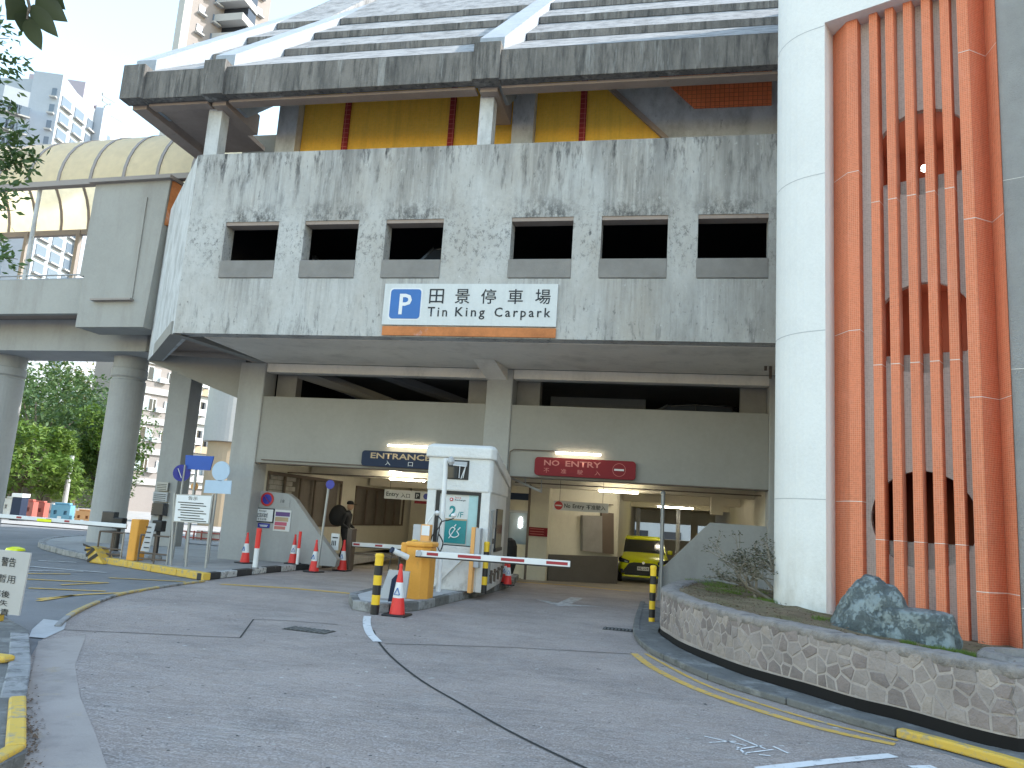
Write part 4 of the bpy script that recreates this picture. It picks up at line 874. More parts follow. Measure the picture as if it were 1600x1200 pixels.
# hanging signs
def hanging(name, label, x0, x1, z0, z1, y):
    t = thing(name, label, 'sign', ((x0 + x1) / 2, y, z0)); MB().box(x0, y - .02, z0, x1, y + .02, z1).build('panel', 'paletext', t)
    for x in (x0 + .15, x1 - .15): MB().tube((x, y, z1), (x, y, 2.78), .006, n=6).build('hanger', 'brownsteel', t)
    return t
sg = hanging('hanging_entry_sign', 'white hanging sign reading Entry with parking symbol in the left lane', -7.78, -6.2, 1.88, 2.13, 20.4)
text('Entry', (-7.72, 20.375, 1.92), UX, UZ, .36, .15, 'ink', sg, bold=.015); text('入口', (-7.3, 20.375, 1.93), UX, UZ, .26, .12, 'ink', sg, bold=.01)
MB().box(-6.9, 20.372, 1.92, -6.75, 20.379, 2.09).build('symbol_square', 'ink', sg); text('P', (-6.86, 20.37, 1.95), UX, UZ, .07, .1, 'paletext', sg)
mb = MB(); mb.lathe((-6.58, 20.372, 2.0), [(.08, 0), (.08, .006)], 20, 'y'); mb.build('symbol_disc', 'noblue', sg)
MB().box(-6.9, 20.372, 1.8, -6.2, 20.41, 1.875).build('red_strip', 'panelred', sg)
sg = hanging('hanging_no_entry_sign', 'white hanging sign reading No Entry with red disc in the right lane', -3.1, -1.68, 1.86, 2.10, 20.4)
mb = MB(); mb.lathe((-2.97, 20.372, 1.98), [(.11, 0), (.11, .006)], 24, 'y'); mb.build('red_disc', 'sred', sg); MB().box(-3.05, 20.365, 1.965, -2.89, 20.371, 1.995).build('bar', 'swhite', sg)
text('No', (-2.82, 20.375, 1.93), UX, UZ, .16, .11, 'ink', sg, bold=.015); text('Entry', (-2.6, 20.375, 1.90), UX, UZ, .3, .14, 'ink', sg, bold=.015); text('不准駛入', (-2.25, 20.375, 1.92), UX, UZ, .5, .12, 'ink', sg, bold=.01)
# red sign on pier, blue sign
sg = thing('red_notice', 'small dark red notice on the cream pier between the lanes', 'sign', (-3.75, 21.68, 1.3)); a = aY(824, 823, 21.68); b = aY(855, 839, 21.68)
MB().box(a.x, 21.66, b.z, b.x, 21.695, a.z).build('panel', 'panelred', sg)
for k in range(3): MB().box(a.x + .08, 21.655, b.z + .05 + k * .07, b.x - .1, 21.659, b.z + .065 + k * .07).build('text_line', 'rosetext', sg)
# no parking disc and notices on the left flank parapet
YP = 18.44
def pboard(name, label, px0, py0, px1, py1, m, y=YP, th=.02):
    a = aY(px0, py0, y); b = aY(px1, py1, y); t = thing(name, label, 'sign', ((a.x + b.x) / 2, y, b.z)); MB().box(a.x, y - th, b.z, b.x, y - .001, a.z).build('panel', m, t); return t, a, b
c = aY(418, 780, YP); sg = thing('no_parking_disc', 'round blue and red no parking sign on the flank parapet of the left entrance', 'sign', (c.x, YP, c.z - .18))
mb = MB(); mb.lathe((c.x, YP - .02, c.z), [(.175, 0), (.175, .019)], 28, 'y'); mb.build('red_rim', 'sred', sg); mb = MB(); mb.lathe((c.x, YP - .024, c.z), [(.125, 0), (.125, .004)], 28, 'y'); mb.build('blue_disc', 'noblue', sg)
MB().bar((c.x - .1, YP - .028, c.z + .1), (c.x + .1, YP - .028, c.z - .1), .004, .04, (0, 1, 0)).build('red_bar', 'sred', sg)
sg, a, b = pboard('except_notice', 'white notice with black frame below the no parking disc', 401, 793, 427, 817, 'ink'); MB().box(a.x + .025, YP - .024, b.z + .025, b.x - .025, YP - .0205, a.z - .025).build('face', 'swhite', sg)
text('Except', (a.x + .1, YP - .027, a.z - .1), UX, UZ, .2, .05, 'ink', sg, bold=.02); text('authorised', (a.x + .06, YP - .027, a.z - .17), UX, UZ, .28, .05, 'ink', sg, bold=.02)
text('獲准許車輛', (a.x + .05, YP - .027, b.z + .12), UX, UZ, .3, .06, 'ink', sg, bold=.01); text('不在此限', (a.x + .07, YP - .027, b.z + .045), UX, UZ, .25, .06, 'ink', sg, bold=.01)
sg, a, b = pboard('blue_plate', 'small blue plate directly under the framed white notice', 404, 817, 421, 825, 'noblue'); MB().box(a.x + .04, YP - .024, a.z - .05, b.x - .04, YP - .021, a.z - .035).build('text_line', 'paletext', sg); MB().box(a.x + .06, YP - .024, b.z + .025, b.x - .06, YP - .021, b.z + .05).build('text_line', 'paletext', sg)
sg, a, b = pboard('colourful_poster', 'peeling pink and purple poster right of the framed white notice', 430, 796, 452, 831, 'paletext', th=.006)
h = a.z - b.z; wd = b.x - a.x
for k, (z, dz, m_c) in enumerate(((.70, .2, 'posterpurple'), (.46, .2, 'goldtext'), (.26, .17, 'posterpink'), (.08, .15, 'rosetext'))): MB().box(a.x + .03, YP - .009, b.z + h * z, b.x - .03 * (k + 1), YP - .0065, b.z + h * (z + dz)).build('printed_band', m_c, sg)
text('Food', (a.x + .07, YP - .0115, b.z + h * .53), UX, UZ, wd * .5, h * .12, 'goldtext', sg)
sg, a, b = pboard('grey_stencil', 'small white plate with faint grey figures above the poster', 436, 779, 452, 793, 'colpaint', th=.006); text('18', (a.x + .06, YP - .009, a.z - .1), UX, UZ, .1, .08, 'ink', sg); text('04', (a.x + .07, YP - .009, b.z + .02), UX, UZ, .09, .05, 'steel', sg)
# round sign on post inside the left entrance
a = G(500, 878); post = thing('post_with_round_sign', 'grey post with small round blue sign standing behind the left flank parapet', 'sign', (a.x, 17.4, .12))
pb = aY(497, 880, 17.8); pt = aY(514, 760, 17.8); MB().tube((pb.x, 17.8, .12), (pt.x, 17.8, pt.z + .1), .03, n=10).build('post', 'steel', post)
c = aY(516, 757, 17.75); mb = MB(); mb.lathe((c.x, 17.74, c.z), [(.11, 0), (.11, .02)], 24, 'y'); d_ = mb.build('disc', 'noblue', post)
post = thing('steel_post', 'dark steel post with rounded top at the right side of the exit lane', 'post', (-.2, 18.1, 0)); b_ = aY(1033, 905, 18.1); t_ = aY(1036, 772, 18.1); MB().tube((b_.x, 18.1, 0), (t_.x, 18.1, t_.z), .045, n=12).build('shaft', 'steel', post); mb = MB(); mb.lathe((t_.x, 18.1, t_.z), [(.055, 0), (.06, .04), (.02, .08)], 12); mb.build('cap', 'steel', post)

# ================================================================== BOOTH
bt = thing('ticket_booth', 'white painted concrete booth with flared top on the island between the lanes', 'booth', (-4.2, 16.5, .14))
YB = 14.9
pl = lambda e=0: [(-4.82 - e, YB - e), (-3.56 + e * .4, YB - e), (-3.50 + e, YB + .08), (-3.76 + e, 17.7), (-4.82 - e, 17.7)]
def bz(poly, z0, z1): return MB().prism([(x, y, z0) for x, y in poly], (0, 0, z1 - z0))
# lower body, with recessed front panel
low = MB(); low.box(-4.80, YB + .02, .14, -4.62, 17.6, 2.05); low.prism([(-3.70, YB + .02, .14), (-3.52, YB + .02, .14), (-3.77, 17.6, .14), (-4.0, 17.6, .14)], (0, 0, 1.91)); low.box(-4.62, YB + .3, 1.0, -3.9, 17.6, 2.05); low.box(-4.62, YB + .06, .14, -3.70, 15.6, .98)
low.build('lower_body', 'booth', bt, bevel=.015)
up = MB(); up.prism([(x, y, 2.03) for x, y in pl(0)], (0, 0, .70)); up.v = [Vector((v.x, v.y, v.z - (.14 * (v.y - YB) if v.z > 2.5 else 0))) for v in up.v]; up.build('upper_body', 'booth', bt, bevel=.03)
cap = MB(); a = pl(.05); b = [(x * .98 - .07, y + .06) for x, y in pl(-.02)]
cap.add([(x, y, 2.68) for x, y in a] + [(x, y, 2.90) for x, y in a] + [(x, y, 2.97) for x, y in b], [tuple(reversed(range(5)))] + [(i, (i + 1) % 5, 5 + (i + 1) % 5, 5 + i) for i in range(5)] + [(5 + i, 5 + (i + 1) % 5, 10 + (i + 1) % 5, 10 + i) for i in range(5)] + [(10, 11, 12, 13, 14)])
cap.v = [Vector((v.x, v.y, v.z - .15 * max(0, v.y - YB))) for v in cap.v]; cap.build('flared_cap', 'booth', bt, bevel=.03)
fr = MB(); fr.box(-4.62, YB + .04, 1.0, -4.55, YB + .1, 2.03); fr.box(-3.76, YB + .04, 1.0, -3.70, YB + .1, 2.03); fr.box(-4.55, YB + .04, 1.97, -3.76, YB + .1, 2.03); fr.build('dark_frame', 'blacksteel', bt)
MB().box(-4.55, YB + .08, 1.0, -3.95, YB + .12, 1.97).build('sign_face', 'grime', bt); MB().box(-3.95, YB + .07, 1.0, -3.76, YB + .12, 1.97).build('teal_tinted_face', 'paleteal', bt)
MB().box(-4.40, YB + .05, 1.03, -3.97, YB + .078, 1.47).build('teal_panel', 'teal', bt); MB().box(-4.40, YB + .05, 1.471, -3.97, YB + .078, 1.50).build('yellow_edge', 'goldtext', bt)
text('2', (-4.34, YB + .077, 1.53), UX, UZ, .14, .22, 'teal', bt, bold=.04); text('/F', (-4.17, YB + .077, 1.53), UX, UZ, .12, .11, 'teal', bt, bold=.01)
text('Park &', (-4.24, YB + .077, 1.89), UX, UZ, .12, .035, 'sred', bt); text('Recharge', (-4.24, YB + .077, 1.84), UX, UZ, .22, .04, 'ink', bt, bold=.01)
mb = MB(); mb.lathe((-4.31, YB + .07, 1.87), [(.035, 0), (.035, .008)], 18, 'y'); mb.build('round_logo', 'sred', bt); mb = MB(); mb.lathe((-4.31, YB + .066, 1.87), [(.018, 0), (.018, .005)], 18, 'y'); mb.build('round_logo', 'swhite', bt)
plug = MB(); ox, oz, yy = -4.2, 1.25, YB + .045
pts = [(-.1, -.12), (.1, .1)]; arcp = [(ox + .105 * math.cos(R(t)) * (1.05 if math.cos(R(t)) > 0 else .9), yy, oz - .01 + .1 * math.sin(R(t))) for t in range(110, 350, 15)]
for i in range(len(arcp) - 1): plug.tube(arcp[i], arcp[i + 1], .011, n=6)
plug.tube((ox - .1, yy, oz - .13), (ox + .02, yy, oz + .06), .011, n=6); plug.tube(arcp[0], (ox + .02, yy, oz + .06), .011, n=6); plug.tube((ox + .0, yy, oz + .1), (ox + .03, yy, oz + .14), .011, n=6); plug.tube((ox + .07, yy, oz + .03), (ox + .12, yy, oz + .09), .011, n=6); plug.tube(arcp[-1], (ox + .05, yy, oz + .02), .011, n=6)
plug.build('plug_symbol', 'swhite', bt)
MB().prism([(-4.62, YB + .0, .98), (-3.75, YB + .0, .98), (-4.55, YB + .0, .14), (-4.62, YB + .0, .14)], (0, .055, 0)).build('sloping_render', 'booth', bt)
# hatch with louvre on upper body
MB().box(-4.50, YB - .012, 2.26, -3.98, YB + .01, 2.64).build('hatch_frame', 'blacksteel', bt); MB().box(-4.47, YB - .03, 2.28, -4.2, YB - .013, 2.5).build('hatch_grille', 'screen', bt); MB().box(-4.3, YB - .03, 2.52, -4.02, YB - .013, 2.61).build('hatch_glass', 'greybox', bt)
for p, q in (((-4.16, 2.29), (-4.16, 2.53)), ((-4.08, 2.29), (-4.04, 2.54)), ((-4.12, 2.28), (-4.05, 2.5)), ((-4.3, 2.54), (-4.04, 2.52))): MB().bar((p[0], YB - .035, p[1]), (q[0], YB - .035, q[1]), .012, .02, (0, 1, 0)).build('bracket_bar', 'swhite', bt)
def side(y0, y1, z0, z1, m, name, e=.03):
    f = lambda y: -3.52 - (y - 14.92) * .0933
    MB().prism([(f(y0), y0, z0), (f(y1), y1, z0), (f(y1), y1, z1), (f(y0), y0, z1)], (e, 0, 0)).build(name, m, bt)
side(15.95, 16.9, .95, 1.75, 'glass', 'side_window'); side(15.88, 16.97, .88, .95, 'blacksteel', 'window_sill', .05); side(15.35, 15.75, 1.35, 1.72, 'greybox', 'side_plate'); side(15.2, 15.3, .3, 1.7, 'steel', 'side_pipe', .05); side(15.4, 15.7, 1.05, 1.15, 'ink', 'side_plate')
pp_ = MB(); pp_.tube((-3.48, 15.2, .45), (-3.68, 17.3, .5), .02, n=6)
for y in (15.3, 15.8, 16.4, 17.0): xq = -3.47 - (y - 15.2) * .095; pp_.tube((xq, y, .3), (xq, y, .55), .025, n=8)
pp_.build('pipework', 'brownsteel', bt)
# camera pole
pole = thing('camera_pole', 'white pole with dome camera and two small cameras before the booth', 'cctv', (-4.9, 14.4, .14))
a = aY(690, 860, 14.5); b = aY(697, 716, 14.5); MB().tube((a.x, 14.5, .14), (b.x, 14.5, b.z), .045, n=14).build('pole', 'swhite', pole)
c = aY(707, 719, 14.5); MB().tube((b.x, 14.5, c.z), (c.x, 14.45, c.z), .02).build('arm', 'swhite', pole); mb = MB(); mb.lathe((c.x, 14.42, c.z - .04), [(.02, .1), (.06, .07), (.065, 0), (.03, -.06)], 14); mb.build('dome_camera', 'greybox', pole)
for k, (px, py) in enumerate(((683, 802), (709, 806))):
    c = aY(px, py, 14.35); mb = MB(); mb.lathe((c.x, 14.35, c.z), [(.01, .05), (.05, .03), (.055, 0), (.02, -.04)], 14); mb.build('small_camera', 'swhite', pole)
cb = MB()
def cable(pts, r_, mb):
    Q = smooth_path([Vector(p) for p in pts], 6)
    for i in range(len(Q) - 1): mb.tube(Q[i], Q[i + 1], r_, n=6)
cable([aY(*p, 14.33) for p in ((684, 806), (690, 815), (683, 828), (676, 836), (673, 845))], .011, cb); cable([aY(*p, 14.33) for p in ((709, 810), (700, 813), (689, 816), (686, 830), (683, 850), (687, 862))], .011, cb); cable([aY(*p, 14.33) for p in ((686, 835), (692, 848), (688, 862))], .014, cb)
cb.build('cable', 'plastic', pole)

# ------------------------------------------------------------------ barriers
def striped_arm(t, p0, p1, h, d, reds, m0='swhite', m1='armred', zslab=.0):
    """boom from p0 to p1; reds = fractions covered by red tape"""
    p0, p1 = Vector(p0), Vector(p1); MB().bar(p0, p1, d, h).build('boom', m0, t, bevel=.006)
    for a, b in reds:
        q0, q1 = p0.lerp(p1, a), p0.lerp(p1, b); MB().bar(q0 + Vector((0, -d / 2 - .002, 0)), q1 + Vector((0, -d / 2 - .002, 0)), .003, h * .5).build('red_stripe', m1, t)
    MB().bar(p0 - Vector((0, 0, h / 2 + .012)), p1 - Vector((0, 0, h / 2 + .012)), d * .8, .018).build('rubber_edge', 'plastic', t)
bar_ = thing('boom_barrier', 'red and white boom barrier with yellow cabinet closing the exit lane', 'barrier', (-4.45, 13.1, .14))
MB().prism([(-4.43, 12.9, .14), (-4.15, 12.9, .14), (-4.04, 13.02, .14), (-4.04, 13.35, .14), (-4.43, 13.35, .14)], (0, 0, .86)).build('cabinet', 'yellowbox', bar_, bevel=.012)
MB().prism([(-4.45, 12.87, 1.0), (-4.13, 12.87, 1.0), (-4.01, 13.0, 1.0), (-4.01, 13.37, 1.0), (-4.45, 13.37, 1.0)], (0, 0, .09)).build('cabinet_lid', 'yellowbox', bar_, bevel=.03)
a = aY(640, 858, 12.9); MB().box(-4.56, 12.95, .88, -4.43, 13.2, 1.06).build('motor_cover', 'yellowbox', bar_, bevel=.02)
A0 = aY(650, 864, 12.74); A1 = aY(889, 882, 12.74)
A1.y = 12.9; striped_arm(bar_, A0, A1, .095, .05, ((.075, .15), (.28, .43), (.56, .71), (.85, .985)))
MB().tube((A0.x + .06, 12.70, A0.z), (A0.x + .06, 12.86, A0.z), .05).build('pivot', 'greybox', bar_)
# barrier of the entrance lane
b2 = thing('boom_barrier', 'red and white boom across the entrance lane left of the booth', 'barrier', (-8.4, 19.5, 0))
a = aY(550, 850, 19.2); b = aY(640, 855, 19.2); striped_arm(b2, a, b + Vector((.9, 0, .0)), .1, .05, ((.02, .09), (.26, .34), (.55, .62)))
MB().box(a.x - .12, 19.1, 0, a.x + .02, 19.4, 1.05).build('cabinet', 'brownsteel', b2, bevel=.02); MB().box(a.x, 19.26, .9 - .5, b.x + .9, 19.3, .44).build('lower_rail', 'brownsteel', b2)
# orange card posts
def card_post(px0, px1, pyt, pyb, y, label, box_side):
    a = aY(px0, pyb, y); b = aY(px1, pyt, y); t = thing('card_reader_post', label, 'ticket machine', ((a.x + b.x) / 2, y, .14), 'ticket machines')
    MB().box(a.x, y, .14, b.x, y + .18, b.z).build('orange_column', 'peach', t, bevel=.012)
    MB().box(b.x if box_side > 0 else a.x - .16, y + .02, b.z - .75, (b.x + .10) if box_side > 0 else a.x, y + .22, b.z - .01).build('grey_housing', 'greybox', t, bevel=.01); return t, a, b
t, a, b = card_post(730, 743, 824, 917, 15.5 - .8, 'tall faded orange ticket machine with grey side housing by the booth front', 1)
t, a, b = card_post(654, 672, 820, 870, 14.2, 'orange ticket machine behind the yellow barrier cabinet with white notice', -1)
MB().box(a.x + .02, 14.19, b.z - .2, b.x + .0, 14.199, b.z - .02).build('notice', 'swhite', t); MB().tube((b.x - .1, 14.3, b.z), (b.x + .05, 14.3, b.z + .25), .015, n=6).build('stay', 'swhite', t)
# striped bollards
def bollard(x, y, h, r_, z0, n, label, first='bollY', foot=False):
    t = thing('striped_bollard', label, 'bollard', (x, y, z0), 'black and yellow bollards'); dz = h / n
    for i in range(n):
        m_b = ('bollY', 'bollK')[(n - 1 - i) % 2]; MB().tube((x, y, z0 + i * dz), (x, y, z0 + (i + 1) * dz), r_ * (1.0 if i < n - 1 else 1.0), n=20).build('band', m_b, t)
    mb = MB(); mb.lathe((x, y, z0 + h), [(r_ * 1.08, -.02), (r_ * 1.08, .01), (r_ * .9, .035), (r_ * .3, .04)], 20); mb.build('cap', 'bollY', t)
    if foot: mb = MB(); mb.lathe((x, y, z0), [(r_ * 1.9, 0), (r_ * 1.9, .02), (r_, .03)], 20); mb.build('foot', 'bollY', t)
g = G(585, 960); bollard(g.x, g.y, .88, .065, 0, 6, 'thick black and yellow bollard left of the traffic cone at the island tip')
g = G(1018, 978); bollard(g.x, g.y, .93, .05, 0, 7, 'slender black and yellow bollard beside the planter wall', foot=True)
g = aY(757, 918, 15.0); bollard(g.x, 14.95, .93, .055, .14, 6, 'black and yellow bollard in front of the booth corner')
g = aY(640, 930, 13.4); bollard(g.x - .02, 13.5, .92, .06, .14, 6, 'black and yellow bollard half hidden behind the yellow barrier cabinet')
# bullet camera on post + grey backing board
bc = thing('plate_camera', 'white bullet camera on short black post before the barrier cabinet', 'cctv', (-4.6, 12.6, .14))
a = aY(612, 815 + 40, 12.6); c = aY(625, 866, 12.6)
MB().tube((c.x, 12.6, .14), (c.x, 12.6, c.z), .02, n=10).build('post', 'plastic', bc); p0 = aY(614, 860, 12.5); p1 = aY(637, 871, 12.7); MB().tube(p0, p1, .045, .05, n=14).build('camera_body', 'swhite', bc); MB().tube(p0 - (p1 - p0) * .12, p0, .05, .05, n=14).build('lens_hood', 'navy', bc)
a = aY(604, 890, 12.45); b = aY(636, 938, 12.45); MB().prism([(a.x + .04, 12.45, a.z), (b.x, 12.45, a.z), (b.x - .03, 12.45, b.z + .03), (a.x - .09, 12.45, b.z)], (0, .05, 0)).build('backing_board', 'greybox', bc)
ci = MB(); cable([aY(*p, 12.5) for p in ((614, 862), (609, 880), (606, 892))], .008, ci); ci.build('cable', 'plastic', bc)
# traffic cones
def cone_mesh():
    t = thing('traffic_cone', 'cone', 'traffic cone', (0, 0, 0), 'red and white traffic cones'); n = 20
    bs_ = MB(); bs_.box(-.19, -.19, 0, .19, .19, .03); bs_.build('base', 'plastic', t, bevel=.02)
    def ring(z0, z1): r0 = .125 - .1 * z0 / .72; r1 = .125 - .1 * z1 / .72; return MB().tube((0, 0, z0), (0, 0, z1), r0, r1, n)
    ring(.03, .27).build('lower_red_band', 'cred', t); ring(.27, .50).build('white_band', 'swhite', t); ring(.50, .74).build('upper_red_band', 'cred', t)
    mb = MB(); mb.lathe((0, 0, .74), [(.03, 0), (.025, .03), (.008, .04)], 12); mb.build('tip', 'cred', t)
    tri = MB(); 
    for (x0, z0), (x1, z1) in (((-.045, .32), (.045, .32)), ((.045, .32), (0, .42)), ((0, .42), (-.045, .32))): tri.bar((x0, -.088 + (z0 - .32) * .14, z0), (x1, -.088 + (z1 - .32) * .14, z1), .008, .018, (0, 1, 0))
    tri.build('blue_triangle', 'blue', t); return t
cone = cone_mesh(); g = G(620, 962); cone.location = (g.x, g.y, 0); cone['label'] = 'red and white cone before the barrier at the island tip'
for (px, py), z, lab, sc_ in (((382, 880), .12, 'leftmost red and white cone against the wide left column', .92), ((457, 881), .12, 'red and white cone just left of the thin red and white post', .92), ((485, 879), .12, 'red and white cone right of the thin red and white post, against the parapet', .92), ((490, 894), 0, 'red and white cone standing on the road edge below the round blue sign', .98), ((534, 892), 0, 'red and white cone beside the person in black', .98), ((793, 914), .14, 'red and white cone at the back corner of the booth', .75), ((789, 911), .14, 'red and white cone squeezed behind another at the booth back', .75)):
    g = G(px, py, z); c2 = dup(cone, (g.x, g.y, z), lab, rotz=random.uniform(-.4, .4), scale=sc_)
# hanging dark jacket / band draped over front cone
dk = MB(); g = G(609, 940, .2); a = aY(610, 912, 12.15); dk.prism([aY(606, 940, 12.1), aY(612, 905, 12.1), aY(619, 898, 12.1), aY(627, 900, 12.1), aY(622, 907, 12.1), aY(617, 912, 12.1), aY(615, 940, 12.1)], (0, .04, 0))
tag(dk.build('dark_sleeve', 'navy', None), 'dark blue folded sleeve leaning against the cone at the island tip', 'cover')
# red / white delineator posts
def delin(px, py, top, r_, label):
    g = G(px, py, .12); tp = aY(px, top, g.y); t = thing('marker_post', label, 'post', g, 'red and white marker posts'); h = tp.z - .12
    MB().tube((g.x, g.y, .12), (g.x, g.y, .12 + h * .5), r_, n=16).build('white_half', 'swhite', t); MB().tube((g.x, g.y, .12 + h * .5), (g.x, g.y, .12 + h), r_ * 1.02, n=16).build('red_half', 'cred', t)
    mb = MB(); mb.lathe((g.x, g.y, .12), [(r_ * 1.6, 0), (r_ * 1.6, .015), (r_, .02)], 16); mb.build('foot', 'plastic', t)
delin(398, 888, 825, .055, 'thick red and white marker post beside the leftmost cone'); delin(464, 883, 830, .036, 'thin red and white marker post between two cones')

# ================================================================== YELLOW CAR
def car(name, label, paint, loc, rot=0, group=None, scale=1):
    L, W, H = 3.95, 1.69, 1.48
    t = thing(name, label, 'car', (0, 0, 0), group)
    # stations: y (front=0), half width, z_bottom, z_shoulder, z_top(body)
    st = [(0.0, .58, .30, .50, .62), (.08, .72, .24, .62, .72), (.30, .80, .20, .70, .84), (.75, .84, .18, .78, .93), (1.15, .845, .18, .82, .98), (1.9, .845, .18, .86, .98), (2.9, .845, .18, .88, .99), (3.6, .83, .2, .88, 1.0), (3.85, .76, .26, .8, .95), (3.95, .66, .35, .7, .85)]
    vs = []; n = 12
    for y, hw, zb_, zs, zt in st:
        sec = [(-hw * .86, zb_), (-hw, zb_ + .1), (-hw, zs - .1), (-hw * .98, zs), (-hw * .9, zt - .03), (-hw * .6, zt), (hw * .6, zt), (hw * .9, zt - .03), (hw * .98, zs), (hw, zs - .1), (hw, zb_ + .1), (hw * .86, zb_)]
        vs += [(x, y, z) for x, z in sec]
    fs = [(i * n + k, i * n + (k + 1) % n, (i + 1) * n + (k + 1) % n, (i + 1) * n + k) for i in range(len(st) - 1) for k in range(n)] + [tuple(range(n)), tuple(range((len(st) - 1) * n, len(st) * n))]
    b = MB().add(vs, fs).build('body', paint, t, smooth=True); sm = b.modifiers.new('sub', 'SUBSURF'); sm.levels = 1; sm.render_levels = 2
    # cabin glass block + roof
    gs = [(1.0, .70, .96), (1.75, .62, 1.38), (2.3, .62, 1.44), (3.2, .6, 1.40), (3.75, .66, .98)]
    vs = []
    for y, hw, z in gs: vs += [(-.74, y, .93), (-hw, y, z), (hw, y, z), (.74, y, .93)]
    MB().add(vs, [(4 * i + k, 4 * i + k + 1, 4 * i + 5 + k, 4 * i + 4 + k) for i in range(4) for k in range(3)] + [(0, 1, 2, 3), (16, 17, 18, 19)]).build('windows', 'glass', t)
    rf = MB(); rs_ = [(1.70, .58, 1.385), (1.85, .63, 1.43), (2.4, .64, 1.475), (3.2, .62, 1.45), (3.55, .58, 1.37)]; vs = []
    for y, hw, z in rs_: vs += [(-hw, y, z - .04), (-hw * .85, y, z), (hw * .85, y, z), (hw, y, z - .04), (hw, y, z - .07), (-hw, y, z - .07)]
    rf.add(vs, [(6 * i + k, 6 * i + (k + 1) % 6, 6 * i + 6 + (k + 1) % 6, 6 * i + 6 + k) for i in range(4) for k in range(6)] + [tuple(range(6)), tuple(range(24, 30))]).build('roof', paint, t, smooth=True)
    for s in (-1, 1):
        MB().bar((s * .73, 1.0, .95), (s * .615, 1.76, 1.40), .05, .05, (1, 0, 0)).build('pillar', paint, t); MB().bar((s * .745, 2.45, .95), (s * .63, 2.4, 1.42), .02, .07, (1, 0, 0)).build('pillar', 'plastic', t); MB().bar((s * .74, 3.4, .95), (s * .61, 3.2, 1.4), .04, .2, (1, 0, 0)).build('pillar', paint, t)
        MB().prism([(s * .80, .10, .66), (s * .46, .015, .62), (s * .44, .03, .70), (s * .80, .25, .80)], (0, .12, 0)).build('headlight', 'chrome' if False else 'glass', t)
        MB().prism([(s * .60, .0, .655), (s * .5, -.01, .64), (s * .5, .0, .68), (s * .6, .02, .70)], (0, .02, 0)).build('headlight_lens', 'paleglass', t)
        MB().prism([(s * .70, -.01, .30), (s * .58, -.01, .32), (s * .66, -.0, .44), (s * .74, .03, .42)], (0, .08, 0)).build('fog_light', 'plastic', t)
        MB().box(s * .80, 1.2, .93, s * .97, 1.32, 1.06).build('wing_mirror', paint, t, bevel=.02)
        for y in (.62, 3.25):
            wl = bpy.data.objects.new('wheel', None); COL.objects.link(wl); wl.parent = t; wl.location = (0, 0, 0)
            mb = MB(); mb.lathe((s * .76, y, .3), [(.2, -.09), (.29, -.09), (.30, -.04), (.30, .04), (.29, .09), (.2, .09)], 24, 'x'); mb.build('tyre', 'rubber', wl, smooth=False)
            mb = MB(); mb.lathe((s * .80, y, .3), [(.06, -.02), (.2, -.03), (.2, .03), (.06, .05)], 18, 'x'); mb.build('rim', 'chrome', wl)
    gr = [(-.46, .62), (-.62, .40), (-.58, .27), (.58, .27), (.62, .40), (.46, .62), (.3, .66), (-.3, .66)]
    MB().prism([(x, -.012, z) for x, z in gr], (0, .08, 0)).build('grille', 'plastic', t)
    for z in (.34, .42, .56): MB().box(-.5, -.02, z, .5, -.013, z + .012).build('grille_bar', 'blacksteel', t)
    MB().box(-.19, -.035, .42, .19, -.022, .54).build('number_plate', 'swhite', t); text('HL 224', (-.16, -.0375, .45), UX, UZ, .32, .07, 'ink', t, bold=.01)
    mb = MB(); mb.lathe((0, -.02, .655), [(.045, 0), (.045, .01)], 16, 'y'); mb.build('bonnet_emblem', 'chrome', t)
    MB().box(-.66, .0, .20, .66, .1, .255).build('lower_lip', paint, t, bevel=.02)
    for s in (-1, 1): MB().bar((s * .1, .98, .985), (s * .1 + .42, .99 + .1, 1.03), .015, .015).build('wiper', 'plastic', t)
    t.location = loc; t.rotation_euler = (0, 0, rot); t.scale = (scale,) * 3; return t
yc = car('parked_car', 'lime yellow hatchback facing out of the right bay', 'limepaint', (-.95, 26.0, fz(27) - .0), R(3))
dk_ = car('dark_car', 'black car roof glimpsed through the upper opening of the right bay', 'blackpaint', (-2.0, 19.5, 2.95), R(-90)); dk_.scale = (1, 1, 1.1); dk_['category'] = 'car'
dk2 = dup(dk_, (-6.65, 16.5, 5.4), 'dark car standing behind the third square window opening', rotz=R(-90)); dk2.scale = (1, .7, 1.42)
# mottled seats etc. skipped: not visible
# chair / attendant window right of booth
ad = thing('attendant_window', 'small lit office window right of the booth with dark chair behind it', 'window', (-4.0, 21.0, 0))
a = aY(795, 800, 20.9); b = aY(820, 880, 20.9); MB().box(a.x, 20.95, .9, b.x, 21.0, a.z).build('pane', 'paleglass', ad)
for x in (a.x - .04, b.x): MB().box(x, 20.85, 0, x + .05, 20.95, 2.5).build('frame', 'brownsteel', ad)
MB().box(a.x, 20.86, a.z, b.x, 20.95, a.z + .06).build('frame', 'greybox', ad); c = aY(806, 758 + 18, 20.85); MB().box(a.x, 20.86, c.z - .08, b.x, 20.93, c.z + .1).build('blue_plate', 'navy', ad)
MB().box(a.x + .3, 20.93, 1.35, a.x + .36, 20.949, 1.6).build('tube_reflection_glow', 'lamp', ad); mb = MB(); mb.lathe((a.x + .15, 20.6, .5), [(.12, -.4), (.2, -.1), (.2, .35), (.14, .5), (.04, .56)], 14); mb.build('chair_back', 'cloth', ad)  # glowing bar stands in for a tube's reflection in the pane

